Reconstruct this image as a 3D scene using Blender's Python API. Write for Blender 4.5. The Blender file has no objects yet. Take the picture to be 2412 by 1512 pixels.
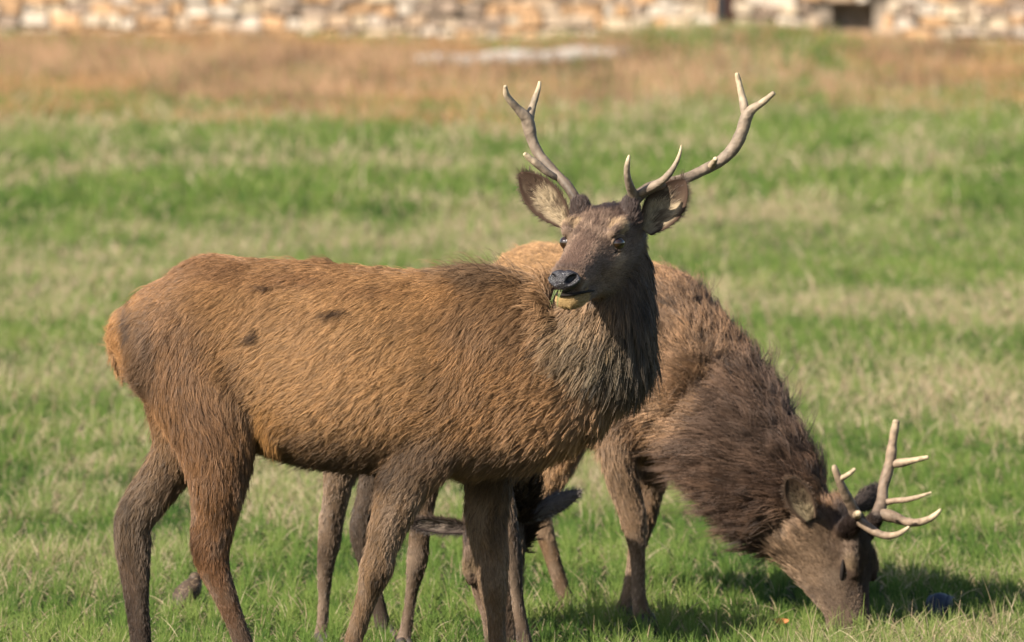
import bpy, bmesh, math, random
import numpy as np
from mathutils import Vector, Matrix

# ------------------------------------------------------------------ camera, sky, sun, exposure
scene = bpy.context.scene
col = scene.collection
CAM_D, CAM_H, FPX, PITCH = 24.0, 2.15, 21909.0, math.atan(1026 / 21909.0)
cd = bpy.data.cameras.new('camera')
cam = bpy.data.objects.new('camera', cd)
col.objects.link(cam)
cam.location = (0, -CAM_D, CAM_H)
cam.rotation_euler = (math.pi / 2 - PITCH, 0, 0)
cd.sensor_width = 36.0
cd.lens = 327.0
cd.clip_end = 5000
cd.dof.use_dof = True
cd.dof.focus_distance = 23.9
cd.dof.aperture_fstop = 7.8
cd.dof.aperture_blades = 0
scene.camera = cam
SUN_EL = math.radians(35)      # the sun stands to the left, a little behind the camera
sun_dir = Vector((-0.77 * math.cos(SUN_EL), -0.64 * math.cos(SUN_EL), math.sin(SUN_EL))).normalized()
w = bpy.data.worlds.new('World')
scene.world = w
w.use_nodes = True
nt = w.node_tree
sky = nt.nodes.new('ShaderNodeTexSky')
sky.sky_type = 'NISHITA'
sky.sun_disc = False
sky.sun_elevation = SUN_EL
sky.sun_rotation = math.atan2(sun_dir.x, sun_dir.y)
nt.links.new(sky.outputs[0], nt.nodes['Background'].inputs[0])
nt.nodes['Background'].inputs[1].default_value = 0.075
sl = bpy.data.lights.new('sun', 'SUN')
sl.energy = 5.0
sl.angle = math.radians(0.55)
sl.color = (1.0, 0.93, 0.82)
so = bpy.data.objects.new('sun', sl)
col.objects.link(so)
so.rotation_euler = sun_dir.to_track_quat('Z', 'Y').to_euler()
scene.view_settings.view_transform = 'Standard'
scene.view_settings.look = 'None'
scene.view_settings.exposure = 1.2
scene.view_settings.gamma = 1.0
scene.view_settings.use_curve_mapping = False

rng = np.random.default_rng(7)
random.seed(7)
CP, SP = math.cos(PITCH), math.sin(PITCH)

# measuring aid: a point of the photograph (2412 x 1512 grid) at depth y -> metres, and back
def P(u, v, y):
    r, up = (u - 1206) / FPX, (756 - v) / FPX
    dy, dz = CP + SP * up, CP * up - SP
    t = (y + CAM_D) / dy
    return np.array((r * t, y, CAM_H + dz * t))
def S(y): return (y + CAM_D) / FPX
def proj(V):
    d = V - np.array((0, -CAM_D, CAM_H))
    f = d[:, 1] * CP - d[:, 2] * SP
    up = d[:, 1] * SP + d[:, 2] * CP
    return 1206 + FPX * d[:, 0] / f, 756 - FPX * up / f
def c1(x, y): return 1130.6 + x * .40503, 141.3 + y * .40503
def c7(x, y): return 1648.9 + x * .3771, 942.2 + y * .3771
def norm(a):
    a = np.asarray(a, float)
    return a / np.maximum(np.linalg.norm(a, axis=-1, keepdims=True), 1e-9)
def lerp(a, b, t): return a + (b - a) * t
def sstep(a, b, x):
    t = np.clip((x - a) / (b - a), 0, 1)
    return t * t * (3 - 2 * t)

def vnoise(p, seed=0):
    p = np.asarray(p, float)
    i = np.floor(p).astype(np.int64)
    f = p - i
    f = f * f * (3 - 2 * f)
    def h(ix, iy, iz):
        n = (ix * 374761393 + iy * 668265263 + iz * 2147483647 + seed * 144665) & 0xffffffff
        n = ((n ^ (n >> 13)) * 1274126177) & 0xffffffff
        return ((n ^ (n >> 16)) & 0xffff) / 65535.0
    out = 0
    for dx in (0, 1):
        for dy in (0, 1):
            for dz in (0, 1):
                ww = (f[..., 0] if dx else 1 - f[..., 0]) * (f[..., 1] if dy else 1 - f[..., 1]) * (f[..., 2] if dz else 1 - f[..., 2])
                out = out + ww * h(i[..., 0] + dx, i[..., 1] + dy, i[..., 2] + dz)
    return out
def fbm(p, seed=0, o=3):
    s, a, t = 0, 1, 0
    for k in range(o):
        s = s + a * vnoise(np.asarray(p) * 2 ** k, seed + k)
        t += a
        a *= .5
    return s / t

# ------------------------------------------------------------------ object helpers
def tag(o, label=None, cat=None, group=None, kind=None):
    if label: o['label'] = label
    if cat: o['category'] = cat
    if group: o['group'] = group
    if kind: o['kind'] = kind
    return o
def empty(name, loc):
    o = bpy.data.objects.new(name, None)
    o.empty_display_size = .1
    o.location = loc
    col.objects.link(o)
    return o
def adopt(o, parent):
    o.parent = parent
    if parent.type == 'EMPTY':
        o.matrix_parent_inverse = Matrix.Translation(-Vector(parent.location))
def mesh_obj(name, V, Fc, mat, parent=None, smooth=True, colr=None):
    me = bpy.data.meshes.new(name)
    me.from_pydata(np.asarray(V, float).tolist(), [], Fc)
    if smooth: me.polygons.foreach_set('use_smooth', np.ones(len(me.polygons), bool))
    if colr is not None:
        a = me.attributes.new('Col', 'FLOAT_COLOR', 'POINT')
        cc = np.ones((len(me.vertices), 4)); cc[:, :3] = colr
        a.data.foreach_set('color', cc.ravel().astype(np.float32))
    me.materials.append(mat)
    me.update()
    o = bpy.data.objects.new(name, me)
    col.objects.link(o)
    if parent: adopt(o, parent)
    return o
def curves_obj(name, Pt, R, C, mat, parent=None):
    N, K = R.shape
    cu = bpy.data.hair_curves.new(name)
    cu.add_curves([K] * N)
    cu.attributes['position'].data.foreach_set('vector', Pt.reshape(-1).astype(np.float32))
    a = cu.attributes.get('radius') or cu.attributes.new('radius', 'FLOAT', 'POINT')
    a.data.foreach_set('value', R.reshape(-1).astype(np.float32))
    cc = np.ones((N * K, 4), np.float32); cc[:, :3] = C.reshape(-1, 3)
    a = cu.attributes.new('Col', 'FLOAT_COLOR', 'POINT')
    a.data.foreach_set('color', cc.ravel())
    cu.materials.append(mat)
    o = bpy.data.objects.new(name, cu)
    col.objects.link(o)
    if parent: adopt(o, parent)
    return o

# ------------------------------------------------------------------ materials
def new_mat(name):
    m = bpy.data.materials.new(name)
    m.use_nodes = True
    b = m.node_tree.nodes['Principled BSDF']
    return m, m.node_tree, b
def attr_mat(name, rough=.6, spec=.3, mul=1.0, transl=0.0, sheen=0.0):
    m, t, b = new_mat(name)
    a = t.nodes.new('ShaderNodeAttribute'); a.attribute_name = 'Col'
    src = a.outputs['Color']
    if mul != 1.0:
        x = t.nodes.new('ShaderNodeVectorMath'); x.operation = 'SCALE'; x.inputs['Scale'].default_value = mul
        t.links.new(src, x.inputs[0]); src = x.outputs[0]
    t.links.new(src, b.inputs['Base Color'])
    b.inputs['Roughness'].default_value = rough
    b.inputs['Specular IOR Level'].default_value = spec
    if sheen: b.inputs['Sheen Weight'].default_value = sheen
    if transl:
        tr = t.nodes.new('ShaderNodeBsdfTranslucent')
        t.links.new(src, tr.inputs['Color'])
        mx = t.nodes.new('ShaderNodeMixShader'); mx.inputs[0].default_value = transl
        t.links.new(b.outputs[0], mx.inputs[1]); t.links.new(tr.outputs[0], mx.inputs[2])
        t.links.new(mx.outputs[0], t.nodes['Material Output'].inputs['Surface'])
    return m
def noise_mat(name, cols, scale=5, rough=.8, spec=.3, bump=0.0, detail=6, coord='Object', obj_rand=0.0, stretch=(1, 1, 1)):
    m, t, b = new_mat(name)
    tc = t.nodes.new('ShaderNodeTexCoord')
    mp = t.nodes.new('ShaderNodeMapping'); mp.inputs['Scale'].default_value = stretch
    t.links.new(tc.outputs[coord], mp.inputs['Vector'])
    n = t.nodes.new('ShaderNodeTexNoise'); n.inputs['Scale'].default_value = scale; n.inputs['Detail'].default_value = detail
    t.links.new(mp.outputs[0], n.inputs['Vector'])
    r = t.nodes.new('ShaderNodeValToRGB')
    e = r.color_ramp.elements
    while len(e) < len(cols): e.new(0.5)
    for k, c in enumerate(cols):
        e[k].position = .25 + .5 * k / max(1, len(cols) - 1)
        e[k].color = (*c, 1)
    t.links.new(n.outputs['Fac'], r.inputs['Fac'])
    t.links.new(r.outputs['Color'], b.inputs['Base Color'])
    b.inputs['Roughness'].default_value = rough
    b.inputs['Specular IOR Level'].default_value = spec
    if bump:
        bp = t.nodes.new('ShaderNodeBump'); bp.inputs['Strength'].default_value = bump; bp.inputs['Distance'].default_value = .01
        t.links.new(n.outputs['Fac'], bp.inputs['Height']); t.links.new(bp.outputs[0], b.inputs['Normal'])
    return m, t, b, r, n

M = {}
M['hair'] = attr_mat('deer_hair', .5, .35)
M['skin'] = attr_mat('deer_skin', .8, .1, .55)
M['grass'] = attr_mat('grass_blades', .6, .12, 1.0, .22)
M['dry'] = attr_mat('dry_grass_blades', .7, .15, 1.0, .25)
M['antler'] = attr_mat('antler_bone', .62, .3)
def antler_relief(m):
    t = m.node_tree; b = t.nodes['Principled BSDF']
    tc = t.nodes.new('ShaderNodeTexCoord')
    n = t.nodes.new('ShaderNodeTexNoise'); n.inputs['Scale'].default_value = 70; n.inputs['Detail'].default_value = 4
    t.links.new(tc.outputs['Object'], n.inputs['Vector'])
    bp = t.nodes.new('ShaderNodeBump'); bp.inputs['Strength'].default_value = .8; bp.inputs['Distance'].default_value = .004
    t.links.new(n.outputs['Fac'], bp.inputs['Height']); t.links.new(bp.outputs[0], b.inputs['Normal'])
antler_relief(M['antler'])
M['nose'] = noise_mat('wet_nose', [(.012, .011, .013), (.035, .03, .032)], 300, .24, .5, .5)[0]
M['eye'], _t, _b = new_mat('eye_ball'); _b.inputs['Base Color'].default_value = (.018, .009, .004, 1); _b.inputs['Roughness'].default_value = .06; _b.inputs['Coat Weight'].default_value = .6
M['iris'], _t, _b = new_mat('amber_iris'); _b.inputs['Base Color'].default_value = (.022, .009, .0035, 1); _b.inputs['Roughness'].default_value = .08; _b.inputs['Coat Weight'].default_value = .8
M['lid'], _t, _b = new_mat('dark_skin'); _b.inputs['Base Color'].default_value = (.016, .012, .010, 1); _b.inputs['Roughness'].default_value = .75; _b.inputs['Specular IOR Level'].default_value = .12
M['lidfur'] = noise_mat('lid_fur', [(.10, .066, .045), (.17, .115, .08)], 90, .85, .1, .4)[0]
M['hoof'] = noise_mat('hoof_horn', [(.02, .016, .013), (.06, .045, .035)], 40, .6, .3)[0]

# ------------------------------------------------------------------ shape helpers
def resample(rows, m=6):
    R = np.asarray(rows, float)
    Q = np.vstack([2 * R[0] - R[1], R, 2 * R[-1] - R[-2]])
    out = []
    for k in range(1, len(Q) - 2):
        p0, p1, p2, p3 = Q[k - 1], Q[k], Q[k + 1], Q[k + 2]
        for t in np.arange(m) / m:
            out.append(.5 * (2 * p1 + (p2 - p0) * t + (2 * p0 - 5 * p1 + 4 * p2 - p3) * t ** 2 + (3 * p1 - p0 - 3 * p2 + p3) * t ** 3))
    out.append(R[-1])
    return np.array(out)
def tube(C, A, B, L, n=20, egg=0.0, flat=2.0, upref=(0, 0, 1), cap=.55):
    """closed tube: centres C, half sizes A (in the plane of the bend) and B (along lateral axis L)"""
    C, A, B = np.asarray(C), np.maximum(A, 1e-4), np.maximum(B, 1e-4)
    T = norm(np.gradient(C, axis=0))
    Lm = np.broadcast_to(np.asarray(L, float), C.shape)
    Lm = norm(Lm - (Lm * T).sum(1, keepdims=True) * T)
    U = np.cross(T, Lm)
    if (U @ np.asarray(upref, float)).sum() < 0: U = -U
    rings = []
    def ring(c, a, b, u, l):
        th = np.linspace(0, 2 * math.pi, n, endpoint=False)
        cs, sn = np.cos(th), np.sin(th)
        ex = 2 / flat
        cs2, sn2 = np.sign(cs) * np.abs(cs) ** ex, np.sign(sn) * np.abs(sn) ** ex
        return c + np.outer(a * cs2, u) + np.outer(b * sn2 * (1 - egg * cs), l)
    def caps(i, sgn):
        r = min(A[i], B[i]) * cap
        return [ring(C[i] + sgn * T[i] * r * math.sin(q), A[i] * math.cos(q), B[i] * math.cos(q), U[i], Lm[i]) for q in (.5, 1.0, 1.35)]
    rings += caps(0, -1)[::-1]
    rings += [ring(C[i], A[i], B[i], U[i], Lm[i]) for i in range(len(C))]
    rings += caps(len(C) - 1, 1)
    V = np.vstack(rings)
    Fc = []
    nr = len(rings)
    for i in range(nr - 1):
        for j in range(n):
            k = (j + 1) % n
            Fc.append((i * n + j, i * n + k, (i + 1) * n + k, (i + 1) * n + j))
    Fc.append(tuple(range(n))[::-1])
    Fc.append(tuple((nr - 1) * n + j for j in range(n)))
    # consistent outward winding
    a, b, c = V[Fc[3 * n][0]], V[Fc[3 * n][1]], V[Fc[3 * n][2]]
    ctr = C[0]
    if np.dot(np.cross(b - a, c - a), (a + b + c) / 3 - ctr) < 0: Fc = [f[::-1] for f in Fc]
    return V, Fc
def rod(pts, radii, n=10, m=5, bump=0.0, seed=0):
    rows = resample(np.c_[np.asarray(pts, float), np.asarray(radii, float)], m)
    C, r = rows[:, :3], np.maximum(rows[:, 3], 2e-4)
    if bump:
        r = r * (1 + bump * (vnoise(C * 60, seed) - .5) * 2)
    t0 = norm(C[-1] - C[0])
    L = np.cross(t0, (0.3, .5, .8)) if abs(t0 @ norm((.3, .5, .8))) < .9 else np.cross(t0, (1, 0, 0))
    return tube(C, r, r, norm(L), n), rows
def merge(parts):
    V, Fc, o = [], [], 0
    for v, f in parts:
        V.append(v); Fc += [tuple(i + o for i in q) for q in f]; o += len(v)
    return np.vstack(V), Fc

# ------------------------------------------------------------------ deer machinery
class Deer:
    def __init__(self):
        self.parts, self.ctrl = [], []
    def add(self, rows, L, hl=(.025, .025), c=((.2, .1, .05), (.2, .1, .05)), sign=1, lift=.35, egg=0., flat=2.0, cl=.6, px=True, wt=1.0, grav=.3, n=20, fall=0.):
        R = resample(rows)
        if px:
            C = np.array([P(r[0], r[1], r[2]) for r in R])
            A = R[:, 3] * np.array([S(r[2]) for r in R])
        else:
            C, A = R[:, :3], R[:, 3]
        B = R[:, 4]
        self.parts.append(tube(C, A, B, norm(L), n, egg, flat))
        T = norm(norm(np.gradient(C, axis=0)) * sign + np.array((0, 0, -fall)))
        q = np.linspace(0, 1, len(C))
        cc = np.asarray(c, float)
        qi = np.linspace(0, 1, len(cc))
        cols = np.stack([np.interp(q, qi, cc[:, k]) for k in range(3)], 1)
        hh = np.interp(q, np.linspace(0, 1, len(hl)), hl)
        for i in range(len(C)):
            self.ctrl.append((*C[i], .5 * (A[i] + B[i]), *T[i], hh[i], *cols[i], lift, cl, wt, grav))
    def surface(self, voxel=.0065, smooth=7):
        V, Fc = merge(self.parts)
        me = bpy.data.meshes.new('tmp')
        me.from_pydata(V.tolist(), [], Fc)
        o = bpy.data.objects.new('tmp', me)
        col.objects.link(o)
        md = o.modifiers.new('r', 'REMESH'); md.mode = 'VOXEL'; md.voxel_size = voxel; md.adaptivity = 0
        dg = bpy.context.evaluated_depsgraph_get()
        ev = o.evaluated_get(dg)
        m2 = ev.to_mesh()
        nv = len(m2.vertices)
        V = np.empty(nv * 3); m2.vertices.foreach_get('co', V); V = V.reshape(-1, 3)
        m2.calc_loop_triangles()
        T = np.empty(len(m2.loop_triangles) * 3, np.int32); m2.loop_triangles.foreach_get('vertices', T); T = T.reshape(-1, 3)
        Pl = np.empty(len(m2.loops), np.int32); m2.loops.foreach_get('vertex_index', Pl)
        Pl = Pl.reshape(-1, 4).tolist() if len(m2.loops) == 4 * len(m2.polygons) else [tuple(p.vertices) for p in m2.polygons]
        E = np.empty(len(m2.edges) * 2, np.int32); m2.edges.foreach_get('vertices', E); E = E.reshape(-1, 2)
        ev.to_mesh_clear()
        bpy.data.objects.remove(o); bpy.data.meshes.remove(me)
        deg = np.bincount(E.ravel(), minlength=nv)[:, None]
        for it in range(smooth * 2):
            s = np.zeros_like(V)
            for k in range(3):
                s[:, k] = np.bincount(E[:, 0], V[E[:, 1], k], nv) + np.bincount(E[:, 1], V[E[:, 0], k], nv)
            f = .55 if it % 2 == 0 else -.50
            V = V + f * (s / np.maximum(deg, 1) - V)
        K = np.array(self.ctrl)
        mk = np.zeros(nv)
        for a in range(0, nv, 8000):
            q = np.maximum(((V[a:a + 8000, None, :] - K[None, :, :3]) ** 2).sum(2) / K[None, :, 3] ** 2, .35) ** -4
            mk[a:a + 8000] = (q * K[None, :, 3]).sum(1) / q.sum(1)
        mk = (.6 * sstep(.05, .11, mk))[:, None]
        for it in range(24):
            s = np.zeros_like(V)
            for k in range(3):
                s[:, k] = np.bincount(E[:, 0], V[E[:, 1], k], nv) + np.bincount(E[:, 1], V[E[:, 0], k], nv)
            V = V + mk * (s / np.maximum(deg, 1) - V)
        self.V, self.T, self.Pl = V, T, Pl
        fn = np.cross(V[T[:, 1]] - V[T[:, 0]], V[T[:, 2]] - V[T[:, 0]])
        N = np.zeros_like(V)
        for k in range(3):
            for j in range(3):
                N[:, k] += np.bincount(T[:, j], fn[:, k], nv)
        self.N = norm(N)
    def attributes(self):
        K = np.array(self.ctrl)
        V = self.V
        nv = len(V)
        at = np.zeros((nv, 10))
        for a in range(0, nv, 8000):
            v = V[a:a + 8000]
            d2 = ((v[:, None, :] - K[None, :, :3]) ** 2).sum(2)
            q = np.maximum(d2 / (K[None, :, 3] ** 2), .35)
            wgt = q ** -5 * K[None, :, 13]
            wgt /= wgt.sum(1, keepdims=True)
            at[a:a + 8000] = wgt @ np.c_[K[:, 4:13], K[:, 14]]
        self.flow = norm(at[:, :3]); self.len = at[:, 3]; self.col = at[:, 4:7]; self.lift = at[:, 7]; self.cl = at[:, 8]; self.grav = at[:, 9]
        self.dens = np.ones(nv)
        self.u, self.v = proj(V)
    def blob(self, u, v, ru, rv, c, s=1.0, edge=.5):
        d = np.sqrt(((self.u - u) / ru) ** 2 + ((self.v - v) / rv) ** 2)
        d = d + .5 * (fbm(self.V * 14, 91) - .5)
        m = (1 - sstep(1 - edge, 1 + edge, d)) * s
        self.col = self.col * (1 - m[:, None]) + np.asarray(c) * m[:, None]
        return m

def grow(V, T, N, at, count, seed, width=.00045, guides=7, K=5, var=.22, swirl=.45, tip=1.3, root=.5):
    g = np.random.default_rng(seed)
    v0, v1, v2 = V[T[:, 0]], V[T[:, 1]], V[T[:, 2]]
    ar = np.linalg.norm(np.cross(v1 - v0, v2 - v0), axis=1) * at['dens'][T].mean(1)
    ti = g.choice(len(T), count, p=ar / ar.sum())
    r1, r2 = np.sqrt(g.random(count)), g.random(count)
    bw = np.stack([1 - r1, r1 * (1 - r2), r1 * r2], 1)
    def ip(x):
        x = x[T[ti]]
        return (x * bw[..., None]).sum(1) if x.ndim == 3 else (x * bw).sum(1)
    R, Nn = ip(V), norm(ip(N))
    fl = norm(ip(at['flow'])); ln = ip(at['len']); C = ip(at['col']); lf = ip(at['lift']); cl = ip(at['cl']); gr = ip(at['grav'])
    # locks: every hair joins the nearest of a jittered lattice of points; the first hair there leads
    h = math.sqrt(ar.sum() * .5 * guides / count) * 1.05
    Q = R / h
    ic = np.floor(Q).astype(np.int64)
    best = np.full(count, 1e9); bid = np.zeros(count, np.int64)
    for dx in (-1, 0, 1):
        for dy in (-1, 0, 1):
            for dz in (-1, 0, 1):
                c = ic + np.array((dx, dy, dz))
                hs = (c[:, 0] * 73856093 ^ c[:, 1] * 19349663 ^ c[:, 2] * 83492791) & 0xffffffff
                hs = ((hs ^ (hs >> 15)) * 2246822519) & 0xffffffff
                hs = (hs ^ (hs >> 13)) & 0xffffffff
                d2 = (c[:, 0] + (hs & 255) / 255. - Q[:, 0]) ** 2 + (c[:, 1] + ((hs >> 8) & 255) / 255. - Q[:, 1]) ** 2 + (c[:, 2] + ((hs >> 16) & 255) / 255. - Q[:, 2]) ** 2
                m = d2 < best
                best[m] = d2[m]; bid[m] = hs[m]
    _, fi, inv = np.unique(bid, return_index=True, return_inverse=True)
    ng = len(fi)
    lead = fi[inv]
    gi = inv
    nz = np.stack([vnoise(R * 9, 11 + k) for k in range(3)], 1) - .5
    nz2 = np.stack([vnoise(R * 32, 31 + k) for k in range(3)], 1) - .5
    jit = g.normal(0, 1, (ng, 3))[gi]
    f = fl + swirl * 1.3 * nz + swirl * .55 * nz2 + .16 * jit + .17 * g.normal(0, 1, (count, 3))
    f = norm(f - (f * Nn).sum(1, keepdims=True) * Nn)
    gl = np.clip(g.normal(1, .22, ng), .45, 1.6)[gi]
    L = ln * gl * np.clip(g.normal(1, .28, count), .35, 1.9)
    lf = lf * np.clip(g.normal(1, .35, ng), .2, 2.2)[gi]
    P0 = R - Nn * .0008
    Pt = np.zeros((count, K, 3)); Pt[:, 0] = P0
    for k in range(1, K):
        t = k / (K - 1)
        d = f + Nn * (lf * (1.35 - t))[:, None] + np.array((0, 0, -1.)) * (gr * t)[:, None] + .10 * t * g.normal(0, 1, (count, 3))
        Pt[:, k] = Pt[:, k - 1] + norm(d) * (L / (K - 1))[:, None]
    G = Pt[lead]
    tt = np.linspace(0, 1, K)[None, :, None]
    Pt = Pt + (G - Pt) * (cl[:, None, None] * tt ** 1.3 * np.minimum(1, .9))
    vg = np.clip(g.normal(1, var, ng), .45, 1.7)[gi]
    vg = 1 + (vg - 1) * np.clip(ln / .05, .45, 1.)
    vh = np.clip(g.normal(1, .14, count), .6, 1.5)
    Cc = C * (vg * vh)[:, None]
    q = np.linspace(0, 1, K)[None, :]
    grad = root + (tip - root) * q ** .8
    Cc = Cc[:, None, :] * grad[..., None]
    rad = width * (1.0 - .75 * q ** 1.4) * np.clip(np.sqrt(L / .025), .6, 1.5)[:, None]
    return Pt, rad, Cc

class Head:
    """s runs poll -> nose, l sideways, z up; E is the point midway between the eyes"""
    def __init__(self, E, F, U, k):
        self.F = norm(F)
        U = np.asarray(U, float); self.U = norm(U - (U @ self.F) * self.F)
        self.L = np.cross(self.F, self.U)
        self.E, self.k = np.asarray(E, float), k
    def __call__(self, s, l, z):
        return self.E + self.k * ((s - .13) * self.F + l * self.L + (z + .03) * self.U)
    def local(self, V):
        d = (V - self.E) / self.k
        return d @ self.F + .13, d @ self.L, d @ self.U - .03
    def rows(self, R):
        return [(*self(s, 0, z), a * self.k, b * self.k) for s, z, a, b in R]
    def build(self, D, cskull, cjaw, ped):
        kw = dict(hl=(.030, .018, .013, .010, .009, .008, .007), sign=-1, lift=.38, px=False, cl=.35, wt=1.2, grav=.1, n=28)
        D.add(self.rows([(-.06, -.055, .07, .065), (0, -.058, .083, .074), (.06, -.053, .084, .079), (.12, -.058, .077, .075), (.155, -.061, .070, .067), (.185, -.062, .062, .058), (.22, -.0625, .055, .052), (.27, -.063, .045, .046), (.33, -.064, .036, .042), (.356, -.0655, .031, .040), (.364, -.066, .018, .024)]), self.L, c=cskull, flat=2.3, egg=-.05, **kw)
        D.add(self.rows([(.0, -.11, .05, .055), (.06, -.125, .042, .05), (.13, -.128, .036, .043), (.2, -.121, .028, .036), (.28, -.119, .025, .035), (.34, -.1185, .0245, .034), (.376, -.115, .018, .027)]), self.L, c=cjaw, **kw)
        for sd in (-1, 1):
            D.add([(*self(.085, sd * .060, .006), .016 * self.k, .014 * self.k), (*self(.125, sd * .068, .008), .015 * self.k, .013 * self.k), (*self(.165, sd * .057, -.001), .012 * self.k, .012 * self.k)], self.L, c=[np.asarray(cskull[2]) * 1.12] * 2, **kw)
            D.add([(*self(.10, sd * .060, -.068), .022 * self.k, .016 * self.k), (*self(.16, sd * .056, -.062), .022 * self.k, .016 * self.k), (*self(.23, sd * .042, -.066), .018 * self.k, .014 * self.k)], self.L, c=[np.asarray(cskull[2]) * 1.05] * 2, **kw)
        for p in ped:
            a = self(.035, 0.055 * (1 if ((p - self.E) @ self.L) > 0 else -1), -.01)
            D.add([(*a, .03 * self.k, .03 * self.k), (*lerp(a, p, .6), .026 * self.k, .026 * self.k), (*p, .021 * self.k, .021 * self.k)], self.L, hl=(.014, .012), c=[(.06, .035, .025)] * 2, sign=1, lift=.3, px=False, cl=.4, wt=1.0, grav=.1)
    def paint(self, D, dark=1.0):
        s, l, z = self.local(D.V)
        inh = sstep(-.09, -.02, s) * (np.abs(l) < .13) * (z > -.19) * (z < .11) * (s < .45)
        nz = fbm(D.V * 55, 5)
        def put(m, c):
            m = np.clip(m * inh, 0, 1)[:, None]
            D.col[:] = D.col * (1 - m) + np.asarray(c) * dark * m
        put((1 - sstep(.03, .085, s + (nz - .5) * .06)) * sstep(-.03, 0, z), (.055, .035, .028))
        put(sstep(.42, .6, nz) * sstep(.05, .09, s) * (1 - sstep(.22, .30, s)) * sstep(-.07, -.03, z) * .85, (.30, .20, .135))
        put(sstep(.46, .58, fbm(D.V * 42, 8)) * sstep(.04, .08, s) * (1 - sstep(.17, .23, s)) * sstep(-.05, -.02, z) * .85, (.10, .06, .042))
        put(sstep(.48, .6, fbm(D.V * 30, 18)) * sstep(.1, .2, s) * (1 - sstep(.3, .34, s)) * .6, (.13, .085, .06))
        put((1 - sstep(.018, .034, np.abs(l))) * sstep(.17, .22, s) * sstep(-.05, -.03, z) * .7, (.135, .08, .056))
        put(sstep(.33, .36, s) * sstep(-.05, -.035, z), (.09, .055, .04))
        put(sstep(.30, .34, s) * (1 - sstep(-.09, -.06, z)) * sstep(.02, .035, np.abs(l)) * .8, (.36, .28, .21))
        put(sstep(.29, .31, s) * (1 - sstep(-.106, -.100, z)), (.40, .26, .11))
        put(sstep(.315, .335, s) * (1 - sstep(-.134, -.126, z)) * (1 - sstep(.008, .02, np.abs(l))), (.10, .06, .03))
        for sd in (-1, 1):
            dl = np.abs(l - sd * .072)
            put((1 - sstep(.014, .032, np.sqrt((s - .125) ** 2 + (z - .004) ** 2))) * (dl < .035) * .85, (.43, .295, .17))
            put((1 - sstep(.016, .038, np.sqrt((s - .16) ** 2 + (z + .062) ** 2))) * (l * sd > .03) * .8, (.42, .29, .19))
            e = np.linalg.norm(D.V - self(.145, sd * .0575, -.03), axis=1) / self.k
            D.dens[e < .0255] = 0
            D.len[:] = np.where(e < .04, np.minimum(D.len, .005), D.len)
        D.dens[(s > .372) & (z > -.093) & (np.abs(l) < .06) & (s < .46)] = 0
        pass

def uv_ball(c, ax, n=20, m=14, disp=None):
    """ball with axis vectors ax (3x3 rows scaled)"""
    V = [np.array((0, 0, 1.))]
    for i in range(1, m):
        t = math.pi * i / m
        for j in range(n):
            p = 2 * math.pi * j / n
            V.append(np.array((math.sin(t) * math.cos(p), math.sin(t) * math.sin(p), math.cos(t))))
    V.append(np.array((0, 0, -1.)))
    V = np.array(V)
    if disp is not None: V = disp(V)
    Fc = [(0, 1 + j, 1 + (j + 1) % n) for j in range(n)]
    for i in range(m - 2):
        for j in range(n):
            a = 1 + i * n
            Fc.append((a + j, a + n + j, a + n + (j + 1) % n, a + (j + 1) % n))
    a = 1 + (m - 2) * n
    Fc += [(a + (j + 1) % n, a + j, a + n) for j in range(n)]
    return np.asarray(c) + V @ np.asarray(ax), Fc

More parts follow.
